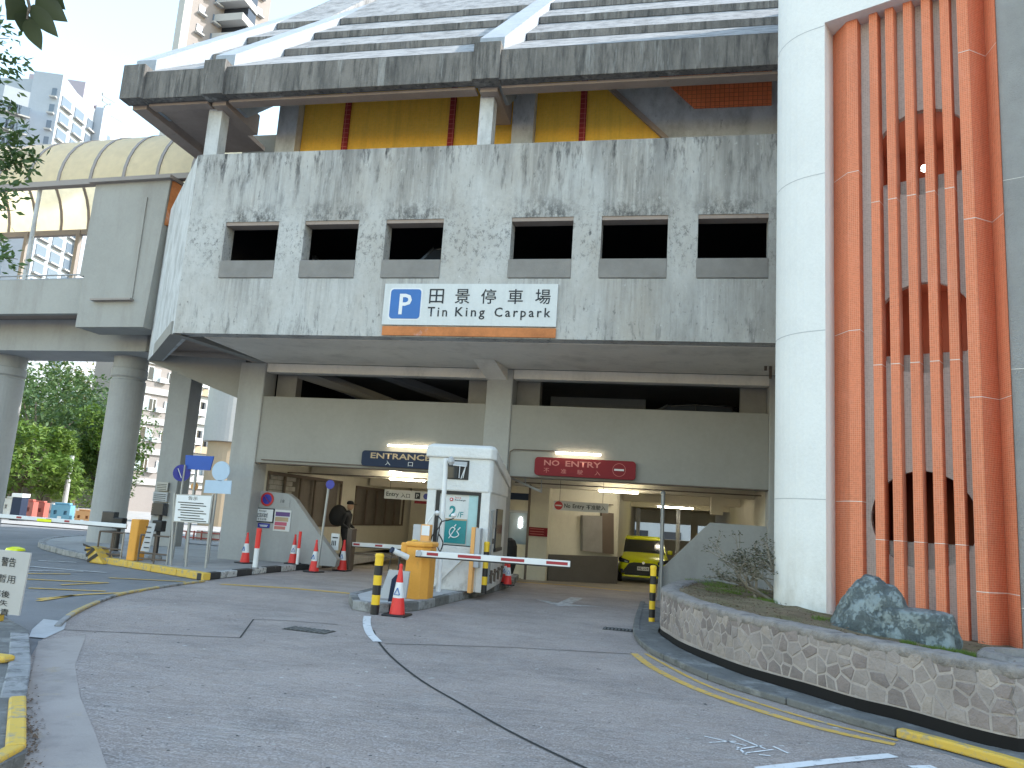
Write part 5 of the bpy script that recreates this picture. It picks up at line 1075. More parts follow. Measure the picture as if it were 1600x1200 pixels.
# ================================================================== PERSON
def person(loc):
    t = thing('person', 'person in black with cap and large round black bag behind the left parapet', 'person', loc)
    J = {'pelvis': (0, 0, .92, .15, .12), 'waist': (.0, 0, 1.06, .135, .11), 'chest': (.03, 0, 1.28, .17, .125), 'neckb': (.05, 0, 1.43, .09, .08), 'neck': (.06, 0, 1.5, .055, .055),
         'hl': (.0, -.09, .86, .10, .10), 'kl': (.12, -.1, .48, .07, .07), 'al': (.05, -.1, .1, .045, .05), 'tl': (.2, -.1, .05, .04, .035),
         'hr': (.0, .09, .86, .10, .10), 'kr': (-.02, .1, .48, .07, .07), 'ar': (-.14, .1, .1, .045, .05), 'tr': (.0, .1, .05, .04, .035),
         'sl': (.04, -.19, 1.38, .065, .065), 'el': (.0, -.25, 1.1, .05, .05), 'wl': (.2, -.2, .98, .035, .035), 'sr': (.04, .19, 1.38, .065, .065), 'er': (.0, .25, 1.1, .05, .05), 'wr': (.2, .2, .98, .035, .035)}
    E_ = [('pelvis', 'waist'), ('waist', 'chest'), ('chest', 'neckb'), ('neckb', 'neck'), ('pelvis', 'hl'), ('hl', 'kl'), ('kl', 'al'), ('al', 'tl'), ('pelvis', 'hr'), ('hr', 'kr'), ('kr', 'ar'), ('ar', 'tr'), ('chest', 'sl'), ('sl', 'el'), ('el', 'wl'), ('chest', 'sr'), ('sr', 'er'), ('er', 'wr')]
    ks = list(J); me = bpy.data.meshes.new('body'); me.from_pydata([J[k][:3] for k in ks], [(ks.index(a), ks.index(b)) for a, b in E_], []); o = bpy.data.objects.new('body', me); COL.objects.link(o); o.parent = t
    m_ = o.modifiers.new('skin', 'SKIN'); 
    for i, k in enumerate(ks): me.skin_vertices[0].data[i].radius = J[k][3:]
    me.skin_vertices[0].data[0].use_root = True; o.modifiers.new('s', 'SUBSURF').render_levels = 2; me.materials.append(M['cloth'])
    hd = lump((.09, 0, 1.62), .095, .078, .125, 9, .02, 2.1); q = MB(); q.v = [v + Vector(loc) for v in hd.v]; q.f = hd.f; q.build('head', 'skin', t, smooth=True)
    L = Vector(loc)
    MB().prism([L + Vector(p) for p in ((.18, -.012, 1.61), (.205, 0, 1.595), (.18, .012, 1.61), (.18, 0, 1.635))], (.0, 0, .004)).build('nose', 'skin', t)
    mb = MB(); mb.lathe(L + Vector((.08, 0, 1.66)), [(.1, 0), (.1, .05), (.075, .09), (.02, .105)], 16); mb.build('cap', 'cloth', t, smooth=True); MB().prism([L + Vector(p) for p in ((.14, -.07, 1.665), (.27, -.05, 1.655), (.27, .05, 1.655), (.14, .07, 1.665))], (0, 0, .012)).build('cap_brim', 'cloth', t)
    for s in (-.2, .2):
        for k in range(5):
            dy = (-.03, -.015, 0, .015, .032)[k]; l = (.05, .075, .08, .075, .06)[k]; a_ = L + Vector((.215, s + dy, .975)); MB().tube(a_, a_ + Vector((l, 0, -.03)), .009, .007, 6).build('finger', 'skin', t)
    bag = lump((-.24, 0, 1.33), .27, .22, .30, 6, .03, 2.4); q = MB(); q.v = [v + L for v in bag.v]; q.f = bag.f; q.build('round_bag', 'cloth2', t, smooth=True)
    return t
pp = G(534, 881); person((pp.x, pp.y, 0.0))
nb = thing('leaning_notice', 'small white notice board behind the left parapet beside the person in black', 'sign', (-8.9, 18.8, 0)); a = aY(518, 833, 18.75); b = aY(528, 860, 18.75)
MB().box(a.x, 18.75, b.z, b.x, 18.78, a.z).build('board', 'swhite', nb); MB().box(a.x + .04, 18.746, a.z - .12, b.x - .03, 18.749, a.z - .09).build('text_line', 'ink', nb)
for k in range(3): MB().box(a.x + .03 + k * .045, 18.746, a.z - .3, a.x + .055 + k * .045, 18.749, a.z - .18).build('text_line', 'ink', nb)
MB().tube(((a.x + b.x) / 2, 18.79, 0.0), ((a.x + b.x) / 2, 18.79, a.z - .1), .02, n=8).build('post', 'steel', nb)

# ================================================================== FOOTBRIDGE
fb = thing('footbridge', 'covered footbridge with cream barrel canopy on round columns at the left', 'bridge', (-18, 19.5, 0))
BA = R(3.3); tb = Vector((math.cos(BA), -math.sin(BA), 0)); nb_ = Vector((math.sin(BA), math.cos(BA), 0)); BO = Vector((-16, 18.3, 0))
def B(u, d, z): p = BO + tb * u + nb_ * d; return Vector((p.x, p.y, z))
def Bp(px, py, d=0): p = aP(px, py, nb_, BO + nb_ * d); return (p - BO).dot(tb), p.z
def bbox(u0, u1, d0, d1, z0, z1): return MB().prism([B(u0, d0, z0), B(u1, d0, z0), B(u1, d1, z0), B(u0, d1, z0)], (0, 0, z1 - z0))
zpt = Bp(60, 437)[1]; zpb = Bp(60, 490)[1]; UL = -14
bbox(UL, 1.2, 0, .2, zpb, zpt).build('parapet', 'facade_plain', fb); bbox(UL, 1.2, 3.3, 3.5, zpb, zpt).build('parapet', 'paint', fb)
bbox(UL, 1.5, .21, 3.29, zpb + .1, zpb + .35).build('deck', 'soffit', fb)
zg0 = Bp(100, 548, 1.0)[1]; bbox(UL, 2.4, 1.0, 2.6, zg0, zpb + .09).build('girder', 'colpaint', fb)
bbox(1.0, 3.1, 1.0, 2.9, zg0 - .0, zpb + .3).build('cross_head', 'colpaint', fb)
for z in (Bp(60, 429)[1], Bp(60, 435)[1]):
    MB().tube(B(UL, .1, z), B(1.0, .1, z), .022, n=8).build('handrail', 'steel', fb)
for k in range(16): u = UL + k; MB().tube(B(u, .1, zpt), B(u, .1, Bp(60, 429)[1]), .015, n=6).build('rail_post', 'steel', fb)
zgut = Bp(75, 289)[1]; zcr = 12.2; zcr = Bp(150, 231, 1.75)[1]
def vault(t): return 1.75 - 1.8 * math.cos(t), zgut + (zcr - zgut) * math.sin(t)
u1c = 2.6; nseg = 18; step = 1.15; bays = 15
for b_ in range(bays):
    ua = u1c - (b_ + 1) * step + .02; ub = u1c - b_ * step - .02; vs = []
    for i in range(nseg + 1):
        d, z = vault(math.pi * i / nseg); vs += [B(ua, d, z), B(ub, d, z)]
    MB().add(vs, [(2 * i, 2 * i + 1, 2 * i + 3, 2 * i + 2) for i in range(nseg)]).build('roof_sheet', 'canopy', fb, smooth=True, fixn=False)
    rb_ = MB()
    for i in range(nseg):
        d0, z0 = vault(math.pi * i / nseg); d1, z1 = vault(math.pi * (i + 1) / nseg); rb_.bar(B(ub + .02, d0, z0), B(ub + .02, d1, z1), .05, .1, tuple(tb))
    rb_.build('roof_rib', 'canopyrib', fb)
bbox(UL, 2.7, -.12, .1, zgut - .1, zgut + .06).build('gutter', 'canopyrib', fb); bbox(UL, 2.7, 3.45, 3.62, zgut - .15, zgut + .03).build('gutter', 'canopyrib', fb)
a = Bp(62, 300, .1); c = Bp(40, 430, .1)
for u in (a[0], a[0] - 6): MB().tube(B(u, .1, zpt), B(u, .1, zgut), .06, n=10).build('canopy_post', 'roofpale', fb)
for px in (38, 119): u = Bp(px, 400, 3.5)[0]; bbox(u - .07, u + .07, 3.42, 3.56, zpt, zgut).build('canopy_post', 'canopyrib', fb)
# end box
x0, zt_ = Bp(150, 287, -.35); x1, _ = Bp(266, 286, -.35); zb_ = Bp(170, 511, -.35)[1]; xb0 = Bp(118, 505, -.35)[0]; x1b = Bp(226, 511, -.35)[0]
eb = MB(); zmid = Bp(133, 431, -.35)[1]
eb.prism([B(x0, -.35, zt_), B(x1, -.35, zt_), B(x1b - .05, -.35, zb_), B(xb0, -.35, zb_), B(xb0 + .02, -.35, zmid), B(x0 - .05, -.35, zmid)], nb_ * .9); eb.build('end_box', 'facade_plain' if 'facade_plain' in M else 'colpaint', fb, bevel=.01)
bbox(x0 - .12, x1 + .1, -.5, .7, zt_ - .02, zt_ + .08).build('box_coping', 'canopyrib', fb)
ll_ = Bp(146, 471, -.36); rr_ = Bp(208, 475, -.36); bbox(ll_[0], rr_[0], -.5, -.36, ll_[1], ll_[1] + .05).build('ledge', 'canopyrib', fb)
bbox(ll_[0] + .05, rr_[0] - .05, -.38, -.352, ll_[1] + .05, zt_ - .5).build('raised_panel', 'facade_plain', fb)
MB().prism([B(x1 + .02, -.3, zt_), B(x1 + .35, .4, zt_ - .2), B(x1 + .3, .5, zt_ - 1.1), B(x1 - .04, -.3, zt_ - 1.3)], nb_ * .1).build('orange_return_panel', 'rust', fb)
# round columns
def rcol(xc, yc, r_, label_part, ztop):
    MB().tube((xc, yc, 0), (xc, yc, ztop - .75), r_, n=36).build('column', 'colpaint', fb, smooth=False)
    mb = MB(); mb.lathe((xc, yc, ztop - .8), [(r_ * .98, 0), (r_ * 1.0, .08), (r_ * .92, .11), (r_ * .92, .15), (r_ * 1.03, .2), (r_ * 1.03, .42), (r_ * .96, .46), (r_ * 1.0, .8)], 36); mb.build('capital', 'colpaint', fb)
a = aY(161, 690, 20.3); b = aY(213, 690, 20.3); rcol((a.x + b.x) / 2, 20.3, (b.x - a.x) / 2 * .87, '', zg0)
b = aY(14, 690, 20.6); rcol(b.x - .55, 20.6, .55, '', zg0)
# square column under the car park corner
a = aY(252, 690, 20.6); b = aY(286, 690, 20.6); MB().box(a.x, 20.6, .1, b.x, 21.2, 5.4).build('column', 'colpaint', cp, bevel=.02)
for (y0, y1, px0, px1, m_) in ((753, 767, 245, 261, 'steel'), (768, 784, 240, 260, 'greybox'), (786, 806, 238, 258, 'screen')):
    a = aY(px0, y0, 20.5); b = aY(px1, y1, 20.5)
    t = thing('wall_notice', {753: 'pale small plate on the square column, topmost of three', 768: 'grey notice on the square column, middle of three', 786: 'black box with slats on the square column under two plates'}[y0], 'sign', (a.x, 20.5, b.z)); MB().box(a.x, 20.5, b.z, b.x, 20.59, a.z).build('plate', m_, t)
    for k in range(4): z = b.z + (a.z - b.z) * (k + .6) / 5; MB().box(a.x + .03, 20.492, z, b.x - .04, 20.498, z + .015).build('text_line', 'ink' if m_ != 'screen' else 'steel', t)

# ================================================================== LEFT GATE EQUIPMENT
lb = thing('boom_barrier', 'long white boom barrier with orange yellow cabinet across the left driveway', 'barrier', (-11.8, 15.7, .12))
a = aY(195, 883, 15.5); b = aY(221, 812, 15.5); MB().box(a.x, 15.5, .12, b.x - .05, 15.85, b.z).build('cabinet', 'yellowbox', lb, bevel=.02)
p1 = aY(198, 822, 15.45); p0 = aY(-60, 801, 15.45); striped_arm(lb, p1, Vector((p0.x, 15.45, p0.z)), .085, .05, ((.33, .36), (.44, .47), (.62, .65)))
q0 = aY(58, 812, 15.41); q1 = aY(80, 814, 15.41); MB().bar(q0, q1, .01, .06).build('lime_tape', 'limepaint', lb)
def gate_frame(px0, px1, pyt, pyb, y, label):
    a = aY(px0, pyb, y); b = aY(px1, pyt, y); t = thing('railing', label, 'railing', (a.x, y, .12), 'steel hoop railings'); z0, z1 = .12, b.z
    for x in (a.x, (a.x * .45 + b.x * .55), b.x): MB().tube((x, y, z0), (x, y, z1), .02, n=8).build('post', 'steel' if x == b.x else 'brownsteel', t)
    for z in (z1, z0 + (z1 - z0) * .35, z0 + (z1 - z0) * .15): MB().tube((a.x, y, z), (b.x, y, z), .018, n=8).build('rail', 'brownsteel', t)
    MB().tube((a.x, y + .5, z0), (a.x, y + .5, z1), .02, n=8).build('post', 'brownsteel', t); MB().tube((a.x, y, z1), (a.x, y + .5, z1), .018, n=8).build('rail', 'brownsteel', t)
gate_frame(149, 194, 833, 880, 15.75, 'dark hoop railing left of the orange yellow gate cabinet'); gate_frame(213, 266, 839, 890, 15.3, 'grey hoop railing right of the orange yellow gate cabinet')
def reader(px, pyt, pyb, y, label, sx0, sx1, sy0, sy1):
    a = aY(px, pyb, y); t = thing('card_reader', label, 'ticket machine', (a.x, y, .12), 'ticket machines'); tp = aY(px, pyt, y); mb = MB(); mb.lathe((a.x, y, .12), [(.15, 0), (.16, .05), (.13, .1), (.06, .12)], 16); mb.build('base', 'kerb', t)
    MB().tube((a.x, y, .2), (a.x, y, tp.z), .055, .045, 10).build('post', 'plastic', t); a_ = aY(sx0, sy1, y - .05); b_ = aY(sx1, sy0, y - .05); MB().box(a_.x, y - .08, a_.z, b_.x, y + .1, b_.z).build('screen_box', 'screen', t, bevel=.01)
    MB().box(a.x - .14, y - .08, .75, a.x + .12, y + .1, 1.0).build('reader_box', 'plastic', t, bevel=.02); return t
reader(178, 815, 878, 16.2, 'black card reader on post left of the gate cabinet', 159, 180, 800, 816); reader(240, 800, 884, 16.3, 'tall black card reader with screen right of the gate cabinet', 238, 257, 786, 804)
a = aY(228, 862, 15.2); nt_ = thing('leaning_board', 'pale printed board tied to the hoop railing beside the cabinet', 'sign', (a.x, 15.2, .3))
MB().prism([aY(*p, 15.2) for p in ((233, 817), (243, 818), (232, 862), (219, 861))], (0, .02, 0)).build('board', 'greybox', nt_)
for k in range(5): q = aY(228 - k, 824 + k * 8, 15.18); MB().box(q.x, 15.185, q.z, q.x + .12, 15.195, q.z + .02).build('text_line', 'ink', nt_)
# striped concrete block
wd_ = thing('striped_block', 'yellow and black striped concrete wedge at the end of the left yellow kerb', 'bollard', G(143, 882)); g0 = G(126, 880); g1 = G(160, 882); t0 = aY(137, 853, 15.6); t1 = aY(152, 856, 15.6)
MB().prism([(g0.x, 15.5, 0), (g1.x, 15.4, 0), (t1.x, 15.5, t1.z), (t0.x, 15.5, t0.z)], (0, .45, 0)).build('block', 'ykerb', wd_, bevel=.03)
for k in range(4):
    zl, zr = .01 + k * .115, .17 + k * .115; zr = min(zr, t1.z - .01); le = lambda z: g0.x + (t0.x - g0.x) * z / t0.z; re = lambda z: g1.x + (t1.x - g1.x) * z / t1.z
    MB().prism([(le(zl), 15.49, zl), (re(zr), 15.42 + .08 * zr / t1.z, zr), (re(min(zr + .055, t1.z)), 15.43 + .07 * zr / t1.z, min(zr + .055, t1.z)), (le(zl + .055), 15.49, zl + .055)], (0, -.02, 0)).build('dark_stripe', 'bollK', wd_)
# notice board
nb2 = thing('notice_board', 'white notice board with lines of text on grey steel posts at the kerb corner', 'sign', (-10, 15.3, .12)); y = 15.2
cs = [aY(*p, y) for p in ((275, 772), (333, 774), (327, 819), (270, 815))]
MB().prism(cs, (0, .04, 0)).build('frame', 'steel', nb2); cx_ = sum((c for c in cs), Vector()) / 4; MB().prism([cx_ + (c - cx_) * .94 - Vector((0, .006, 0)) for c in cs], (0, .003, 0)).build('face', 'swhite', nb2)
text('告示', aY(294, 781, y - .012), UX, UZ, .22, .08, 'ink', nb2)
for k in range(8):
    p = aY(282 if k % 3 else 278, 785 + k * 4, y - .01); q = aY((318, 322, 312)[k % 3], 787 + k * 4, y - .01); MB().box(p.x, y - .012, p.z, q.x, y - .009, p.z + .018).build('text_line', 'ink', nb2)
for a_, b_ in (((273, 772), (266, 888)), ((333, 774), (320, 897)), ((296, 818), (291, 880))):
    p = aY(*a_, y + .06); q = aY(*b_, y + .06); MB().tube((q.x, y + .06, .12), (p.x, y + .06, p.z + (.02 if a_[1] < 800 else 0)), .028, n=8).build('post', 'steel', nb2)
# blue sign panel etc. on pole behind
bs_ = thing('direction_sign', 'plain blue rectangular sign panel on a pole behind the notice board', 'sign', (-10.3, 16.6, .12)); y = 16.8
MB().prism([aY(*p, y) for p in ((290, 711), (334, 713), (328, 735), (289, 733))], (0, .03, 0)).build('panel', 'signblue', bs_); p = aY(307, 733, y + .05); q = aY(300, 870, y + .05); MB().tube((p.x, y + .05, .12), (p.x, y + .05, p.z + .2), .03, n=8).build('pole', 'steel', bs_)
ds = thing('side_on_disc_sign', 'dark blue round traffic sign seen at an angle left of the blue panel', 'sign', (-10.8, 16.75, 2)); c = aY(284, 739, 16.72); mb = MB(); mb.lathe((0, 0, 0), [(.2, 0), (.2, .02)], 24, 'y'); rm = Matrix.Rotation(R(48), 4, 'Z'); mb.v = [rm @ v + c for v in mb.v]; mb.build('disc', 'noblue', ds)
MB().bar(c + Vector((-.06, -.08, .1)), c + Vector((.08, -.1, -.12)), .01, .02, (0, 1, 0)).build('stripe', 'paletext', ds); MB().tube((c.x + .03, c.y + .04, .12), (c.x + .03, c.y + .04, c.z + .2), .025, n=8).build('pole', 'steel', ds)
bl = thing('bus_stop_back', 'pale blue round disc sign above a pale plate, seen against the wide left column', 'sign', (-9.8, 17, 2)); c = aY(345, 736, 16.6); mb = MB(); mb.lathe(c, [(.23, 0), (.23, .02)], 28, 'y'); mb.build('disc', 'skyblue', bl)
MB().prism([aY(*p, 16.6) for p in ((321, 750), (362, 751), (360, 772), (318, 770))], (0, .02, 0)).build('plate', 'skyblue', bl); p = aY(338, 772, 16.65); MB().tube((p.x, 16.65, .12), (p.x, 16.65, c.z), .025, n=8).build('pole', 'steel', bl)
ol = thing('amber_lamp', 'round amber beacon lamp in front of the apartment block', 'lamp', (-10.8, 16.9, 1.9)); c = aY(303, 760, 16.9); mb = MB(); mb.lathe(c, [(.085, 0), (.1, .03), (.07, .06)], 18, 'y'); mb.build('lens', 'peach', ol); MB().tube((c.x, 16.95, .12), (c.x, 16.95, c.z), .03, n=8).build('post', 'steel', ol)
# red railings behind
rr = thing('red_railing', 'red tubular railing with white panels behind the notice board', 'railing', (-14, 24, .12)); y = 25.0
for px in (277, 288, 300, 312, 326, 342): a = aY(px, 858, y); b = aY(px + 2, 829, y); MB().tube((a.x, y, .12), (a.x, y, b.z), .03, n=6).build('post', 'waterred', rr)
for py in (829, 838, 852): a = aY(276, py, y); b = aY(345, py + 5, y); MB().tube((a.x, y, a.z), (b.x, y, a.z), .025, n=6).build('rail', 'waterred', rr)
a = aY(304, 833, y); MB().box(a.x, y + .1, a.z - .3, a.x + .9, y + .15, a.z + .1).build('panel', 'paletext', rr)
lw_ = thing('low_white_wall', 'low white kerb wall with black letter behind the notice board posts', 'wall', (-13.5, 22.5, .12)); a = aY(284, 866, 22.5); b = aY(345, 852, 22.5); MB().box(a.x, 22.5, .12, b.x + .3, 22.8, b.z - .05).build('wall', 'patch', lw_); q = aY(307, 865, 22.49); text('A', (q.x, 22.49, q.z), UX, UZ, .3, .2, 'ink', lw_, bold=.03)
# water barriers in the distance
def wbar(px, py, y, w_, h, m, label, hole=True):
    g = aY(px, py, y); t = thing('plastic_barrier', label, 'barrier', (g.x, y, .03), 'plastic road barriers at the far kerb')
    mb = MB(); x0, x1 = g.x - w_ / 2, g.x + w_ / 2; wall_holes(mb, x0, x1, .03, .03 + h, y, y + .3, [(x0 + w_ * .15, h * .5, x0 + w_ * .32, h * .72), (x1 - w_ * .32, h * .5, x1 - w_ * .15, h * .72)]); mb.build('shell', m, t, bevel=.03)
    MB().box(x0 + .1, y + .05, .03 + h, x1 - .1, y + .25, .03 + h * 1.12).build('top_lip', m, t, bevel=.03); MB().box(x0 + w_ * .4, y - .02, h * .2, x1 - w_ * .4, y - .003, h * .4).build('label_plate', 'swhite', t)
for px, py, y, w_, h, m, lb_ in ((92, 812, 31, 1.0, .8, 'waterblue', 'light blue plastic barrier at the far kerb under the trees'), (32, 812, 31, 1.1, .85, 'waterred', 'red plastic barrier at the far kerb, nearest the left edge'), (52, 811, 32, 1.0, .8, 'waterred', 'red plastic barrier right of the first red one'), (70, 811, 33, .8, .7, 'paletext', 'faded pink white barrier beside the light blue one'), (128, 814, 31, .8, .6, 'orangeplastic', 'orange and white barrier beside the round column'), (12, 808, 32, .8, .9, 'paletext', 'white barrier at the left edge beside the dark blue box')): wbar(px, py, y, w_, h, m, lb_)
a = aY(22, 806, 30); bx = thing('blue_bin', 'dark blue box with white lid beyond the left boom barrier', 'bin', (a.x, 30, .03)); MB().box(a.x - .25, 30, .03, a.x + .25, 30.4, 1.05).build('box', 'navy', bx, bevel=.02); MB().box(a.x - .28, 29.97, 1.05, a.x + .28, 30.43, 1.22).build('lid', 'swhite', bx, bevel=.02)
fl_ = thing('yellow_road_stud', 'small pale yellow dome on the road behind the warning sign', 'road stud', G(24, 860)); g = G(24, 860); mb = MB(); mb.lathe(g, [(.22, 0), (.2, .05), (.08, .09)], 20); mb.build('dome', 'limepaint', fl_)
# warning sign lower left
ws_ = thing('warning_sign', 'white warning sign with Chinese text cut off by the left edge of the view', 'sign', G(5, 985))
y = 7.6; cs = [aY(*p, y) for p in ((-45, 854), (48, 864), (29, 962), (-62, 952))]; MB().prism(cs, (0, .02, 0)).build('board', 'signgrey', ws_)
d1 = (cs[1] - cs[0]).normalized(); d2 = (cs[0] - cs[3]).normalized()
text('警告', aY(1, 884, y - .006), d1, d2, .19, .1, 'ink', ws_, bold=.01); text('車輛暫用', aY(-32, 906, y - .006), d1, d2, .46, .09, 'ink', ws_)
text('請停車後', aY(-40, 928, y - .006), d1, d2, .46, .075, 'ink', ws_, bold=.01); text('如有損失', aY(-42, 941, y - .006), d1, d2, .45, .065, 'ink', ws_); text('概不負責', aY(-42, 956, y - .006), d1, d2, .46, .075, 'ink', ws_, bold=.01)
for px, py, w_ in ((0, 975, .22), (0, 1020, .24)):
    a = aY(px - 25, py + 12, y - .3 if py > 1000 else y); b = aY(22, py - 8, y - .3 if py > 1000 else y)
g_ = G(-5, 1035, .1); MB().box(g_.x - .3, g_.y - .04, .1, g_.x + .1, g_.y + .1, .16).build('base', 'ykerb', ws_, bevel=.03); q = cs[3] * .5 + cs[2] * .5; MB().box(q.x - .2, y - .03, q.z - .1, q.x + .12, y + .1, q.z - .005).build('clamp', 'ykerb', ws_, bevel=.02)
MB().tube((q.x - .1, y + .05, .1), (q.x - .06, y + .05, q.z + .3), .02, n=8).build('post', 'steel', ws_)

# ================================================================== FAR BUILDINGS
def bearing(px, py, D): v = ray(px, py); h = math.hypot(v.x, v.y); return CAMP + v * (D / h)
ap = thing('apartment_block', 'grey pink low rise apartment block with white bands behind the columns', 'building', bearing(185, 795, 74))
P0 = bearing(183, 780, 74); da = Vector((.446, .895, 0)); na = Vector((.895, -.446, 0))
def A_(u, z, d=0): q = P0 + da * u + na * d; return Vector((q.x, q.y, z))
def abox(u0, u1, z0, z1, d0, d1): return MB().prism([A_(u0, z0, d0), A_(u1, z0, d0), A_(u1, z0, d1), A_(u0, z0, d1)], (0, 0, z1 - z0))
def uA(px, z):
    p = aP(px, 700, na, P0); return (p - P0).dot(da)
UB0, UB1 = uA(288, 0), uA(331, 0)
abox(0, UB1 + 1, 0, 22, -8, 0).build('wall', 'apt', ap)
def shmesh(mb, name, m):   # share one mesh between alike pieces
    o = mb.build(name, m, None); me = o.data; bpy.data.objects.remove(o); return me
def put(me, name, parent, loc): o = bpy.data.objects.new(name, me); COL.objects.link(o); o.parent = parent; o.location = Vector(loc) - parent_loc(parent); return o
for k in range(8):
    z = 2.3 + 2.62 * k; abox(-.1, UB1 + 1, z, z + .55, .002, .16).build('floor_band', 'aptwhite', ap)
    for u, w_, h_ in ((uA(203, 0), 1.1, 1.25), (uA(221, 0), .7, 1.1), (uA(247, 0), .8, 1.0), (uA(256, 0), .5, .8)):
        zz_ = z + 1.15 + (.2 if h_ < 1 else 0); f = abox(u, u + w_, zz_, zz_ + h_, .005, .1).build('window', 'paletext', ap); abox(u + .07, u + w_ - .07, zz_ + .07, zz_ + h_ - .07, .1, .12).build('pane', 'glass' if (k + int(u)) % 2 else 'paleglass', f)
        if h_ > 1.05: abox(u + w_ * .48, u + w_ * .52 + .02, zz_ + .05, zz_ + h_ - .05, .121, .14).build('mullion', 'paletext', f)
    u = uA(233, 0); f = abox(u, u + .7, z + 1.1, z + 1.5, .005, .35).build('air_conditioner', 'swhite', ap); abox(.1, .45, z + 1.5, z + 1.9, .005, .35).build('air_conditioner', 'swhite', ap) if k % 2 else None
    # balcony bay
    abox(UB0, UB1, z + .56, z + 1.2, .3, .42).build('balcony_wall', 'apttan' if k % 2 else 'aptwhite', ap); abox(UB0, UB1, z + 1.25, z + 2.55, .01, .06).build('balcony_glazing', 'glass' if k % 3 else 'paleglass', ap)
    for u in [UB0 + (UB1 - UB0) * t for t in (0, .25, .5, .75, .98)]: abox(u, u + .1, z + .56, z + 2.62, .05, .42).build('balcony_post', 'paletext', ap)
    f = abox(UB0 + .3, UB0 + 1.1, z + 1.3, z + 1.9, .43, .75).build('air_conditioner', 'swhite', ap); mb = MB(); c = A_(UB0 + .7, z + 1.6, .76); mb.tube(c, c + na * .02, .2, n=14); mb.build('fan_grille', 'steel', f)
abox(uA(284, 0), uA(287.5, 0), 0, 22, 0, .3).build('pilaster', 'aptwhite', ap); abox(-.25, .05, 0, 22, 0, .25).build('pilaster', 'aptwhite', ap)
cyl = thing('white_rounded_block', 'white curved concrete wall beyond the apartment balconies', 'building', bearing(350, 700, 40)); q = bearing(360, 690, 48)
MB().tube((q.x, q.y, aY(350, 692, q.y).z), (q.x, q.y, 14), 1.5, n=40).build('curved_wall', 'aptwhite', cyl); MB().tube((q.x, q.y, 0), (q.x, q.y, aY(350, 692, q.y).z - .02), 1.2, n=30).build('lower_wall', 'apttan', cyl)

def far_wall(root, p, direc, length, z0, z1, m, cols, fh, depth=14, win=(1.4, 1.3), margin=.6):
    d = Vector(direc).normalized(); n = Vector((d.y, -d.x, 0));
    if n.dot(CAMP - Vector(p)) < 0: n = -n
    p = Vector((p[0], p[1], 0)); a, b = p, p + d * length
    MB().prism([(a.x, a.y, z0), (b.x, b.y, z0), tuple(b - n * depth)[:2] + (z0,), tuple(a - n * depth)[:2] + (z0,)], (0, 0, z1 - z0)).build('wall', m, root)
    w_, h_ = win; F_ = lambda c, e, zz: c + d * e + Vector((0, 0, zz))
    o0 = Vector((0, 0, 0)); m1 = MB().prism([F_(o0, -w_ / 2, 0), F_(o0, w_ / 2, 0), F_(o0, w_ / 2, h_), F_(o0, -w_ / 2, h_)], n * .12); me = shmesh(m1, 'window', 'hazeglass')
    m2 = MB().prism([F_(o0, -w_ / 2 - .15, -.35), F_(o0, w_ / 2 + .15, -.35), F_(o0, w_ / 2 + .15, -.1), F_(o0, -w_ / 2 - .15, -.1)], n * .6); me2 = shmesh(m2, 'window_ledge', 'aptwhite')
    k = 0
    for zi in range(int((z1 - z0 - 2) / fh)):
        for c_ in cols:
            z = z1 - 2 - (zi + .5) * fh - h_ / 2; q = p + d * (c_ * length); put(me, 'window', root, (q.x, q.y, z)); put(me2, 'window_ledge', root, (q.x, q.y, z)); k += 1
            if k > 145: return
D1 = 150
c0 = bearing(98, 125, D1); tA = thing('tower_block', 'pale blue residential tower with stepped window bays, right one of the pair behind the bridge', 'building', (c0.x, c0.y, 0))
dv = Vector((math.sin(R(-9)), math.cos(R(-9)), 0)); zt = c0.z
far_wall(tA, c0, dv, 95, 0, zt, 'tower', (.02, .06, .10, .15, .19, .25, .31, .36, .42, .5, .57, .66, .75), 3.0, win=(2.6, 1.8))
c1 = bearing(52, 122, D1 + 2); far_wall(tA, c1, (c0 - c1).xy.to_3d(), (c0 - c1).xy.length, 0, zt + 1, 'tower', (.8,), 3.0, depth=20, win=(.8, 1.5))
for k in range(5):
    q = c0 + dv * (10 + k * 17); nn0 = Vector((dv.y, -dv.x, 0)); nn0 = nn0 if nn0.dot(-c0) > 0 else -nn0; MB().prism([(q.x, q.y, 20), tuple((q + dv * 2.2))[:2] + (20,), tuple(q + dv * 2.2 + nn0 * 1.6)[:2] + (20,), tuple(q + nn0 * 1.6)[:2] + (20,)], (0, 0, zt - 20 + (1.5 if k % 2 else .5))).build('stair_core', 'tower', tA)
c2 = bearing(8, 132, D1 - 5); tB = thing('tower_block', 'white residential tower partly behind leaves, left one of the pair', 'building', (c2.x, c2.y, 0)); c3 = bearing(52, 122, D1 - 5); far_wall(tB, c2, (c3 - c2).xy.to_3d(), (c3 - c2).xy.length, 0, c2.z, 'tower', (.15, .4, .65, .88), 3.0, win=(1.6, 1.6))
c4 = bearing(134, 128, 230); c5 = bearing(196, 175, 260); tC = thing('pale_slab_block', 'faint lilac slab building with an outlined emblem between tower and roof corner', 'building', (c4.x, c4.y, 0))
dd = (c5 - c4).xy.to_3d(); far_wall(tC, c4, dd, dd.length, aY(140, 175, c4.y).z - 10, c4.z, 'tower2', (), 3)
dn = dd.normalized(); nn_ = Vector((dn.y, -dn.x, 0)); nn_ = nn_ if nn_.dot(-c4) > 0 else -nn_
def S_(px, py): p = aP(px, py, nn_, Vector((c4.x, c4.y, 0)) + nn_ * .5); return p
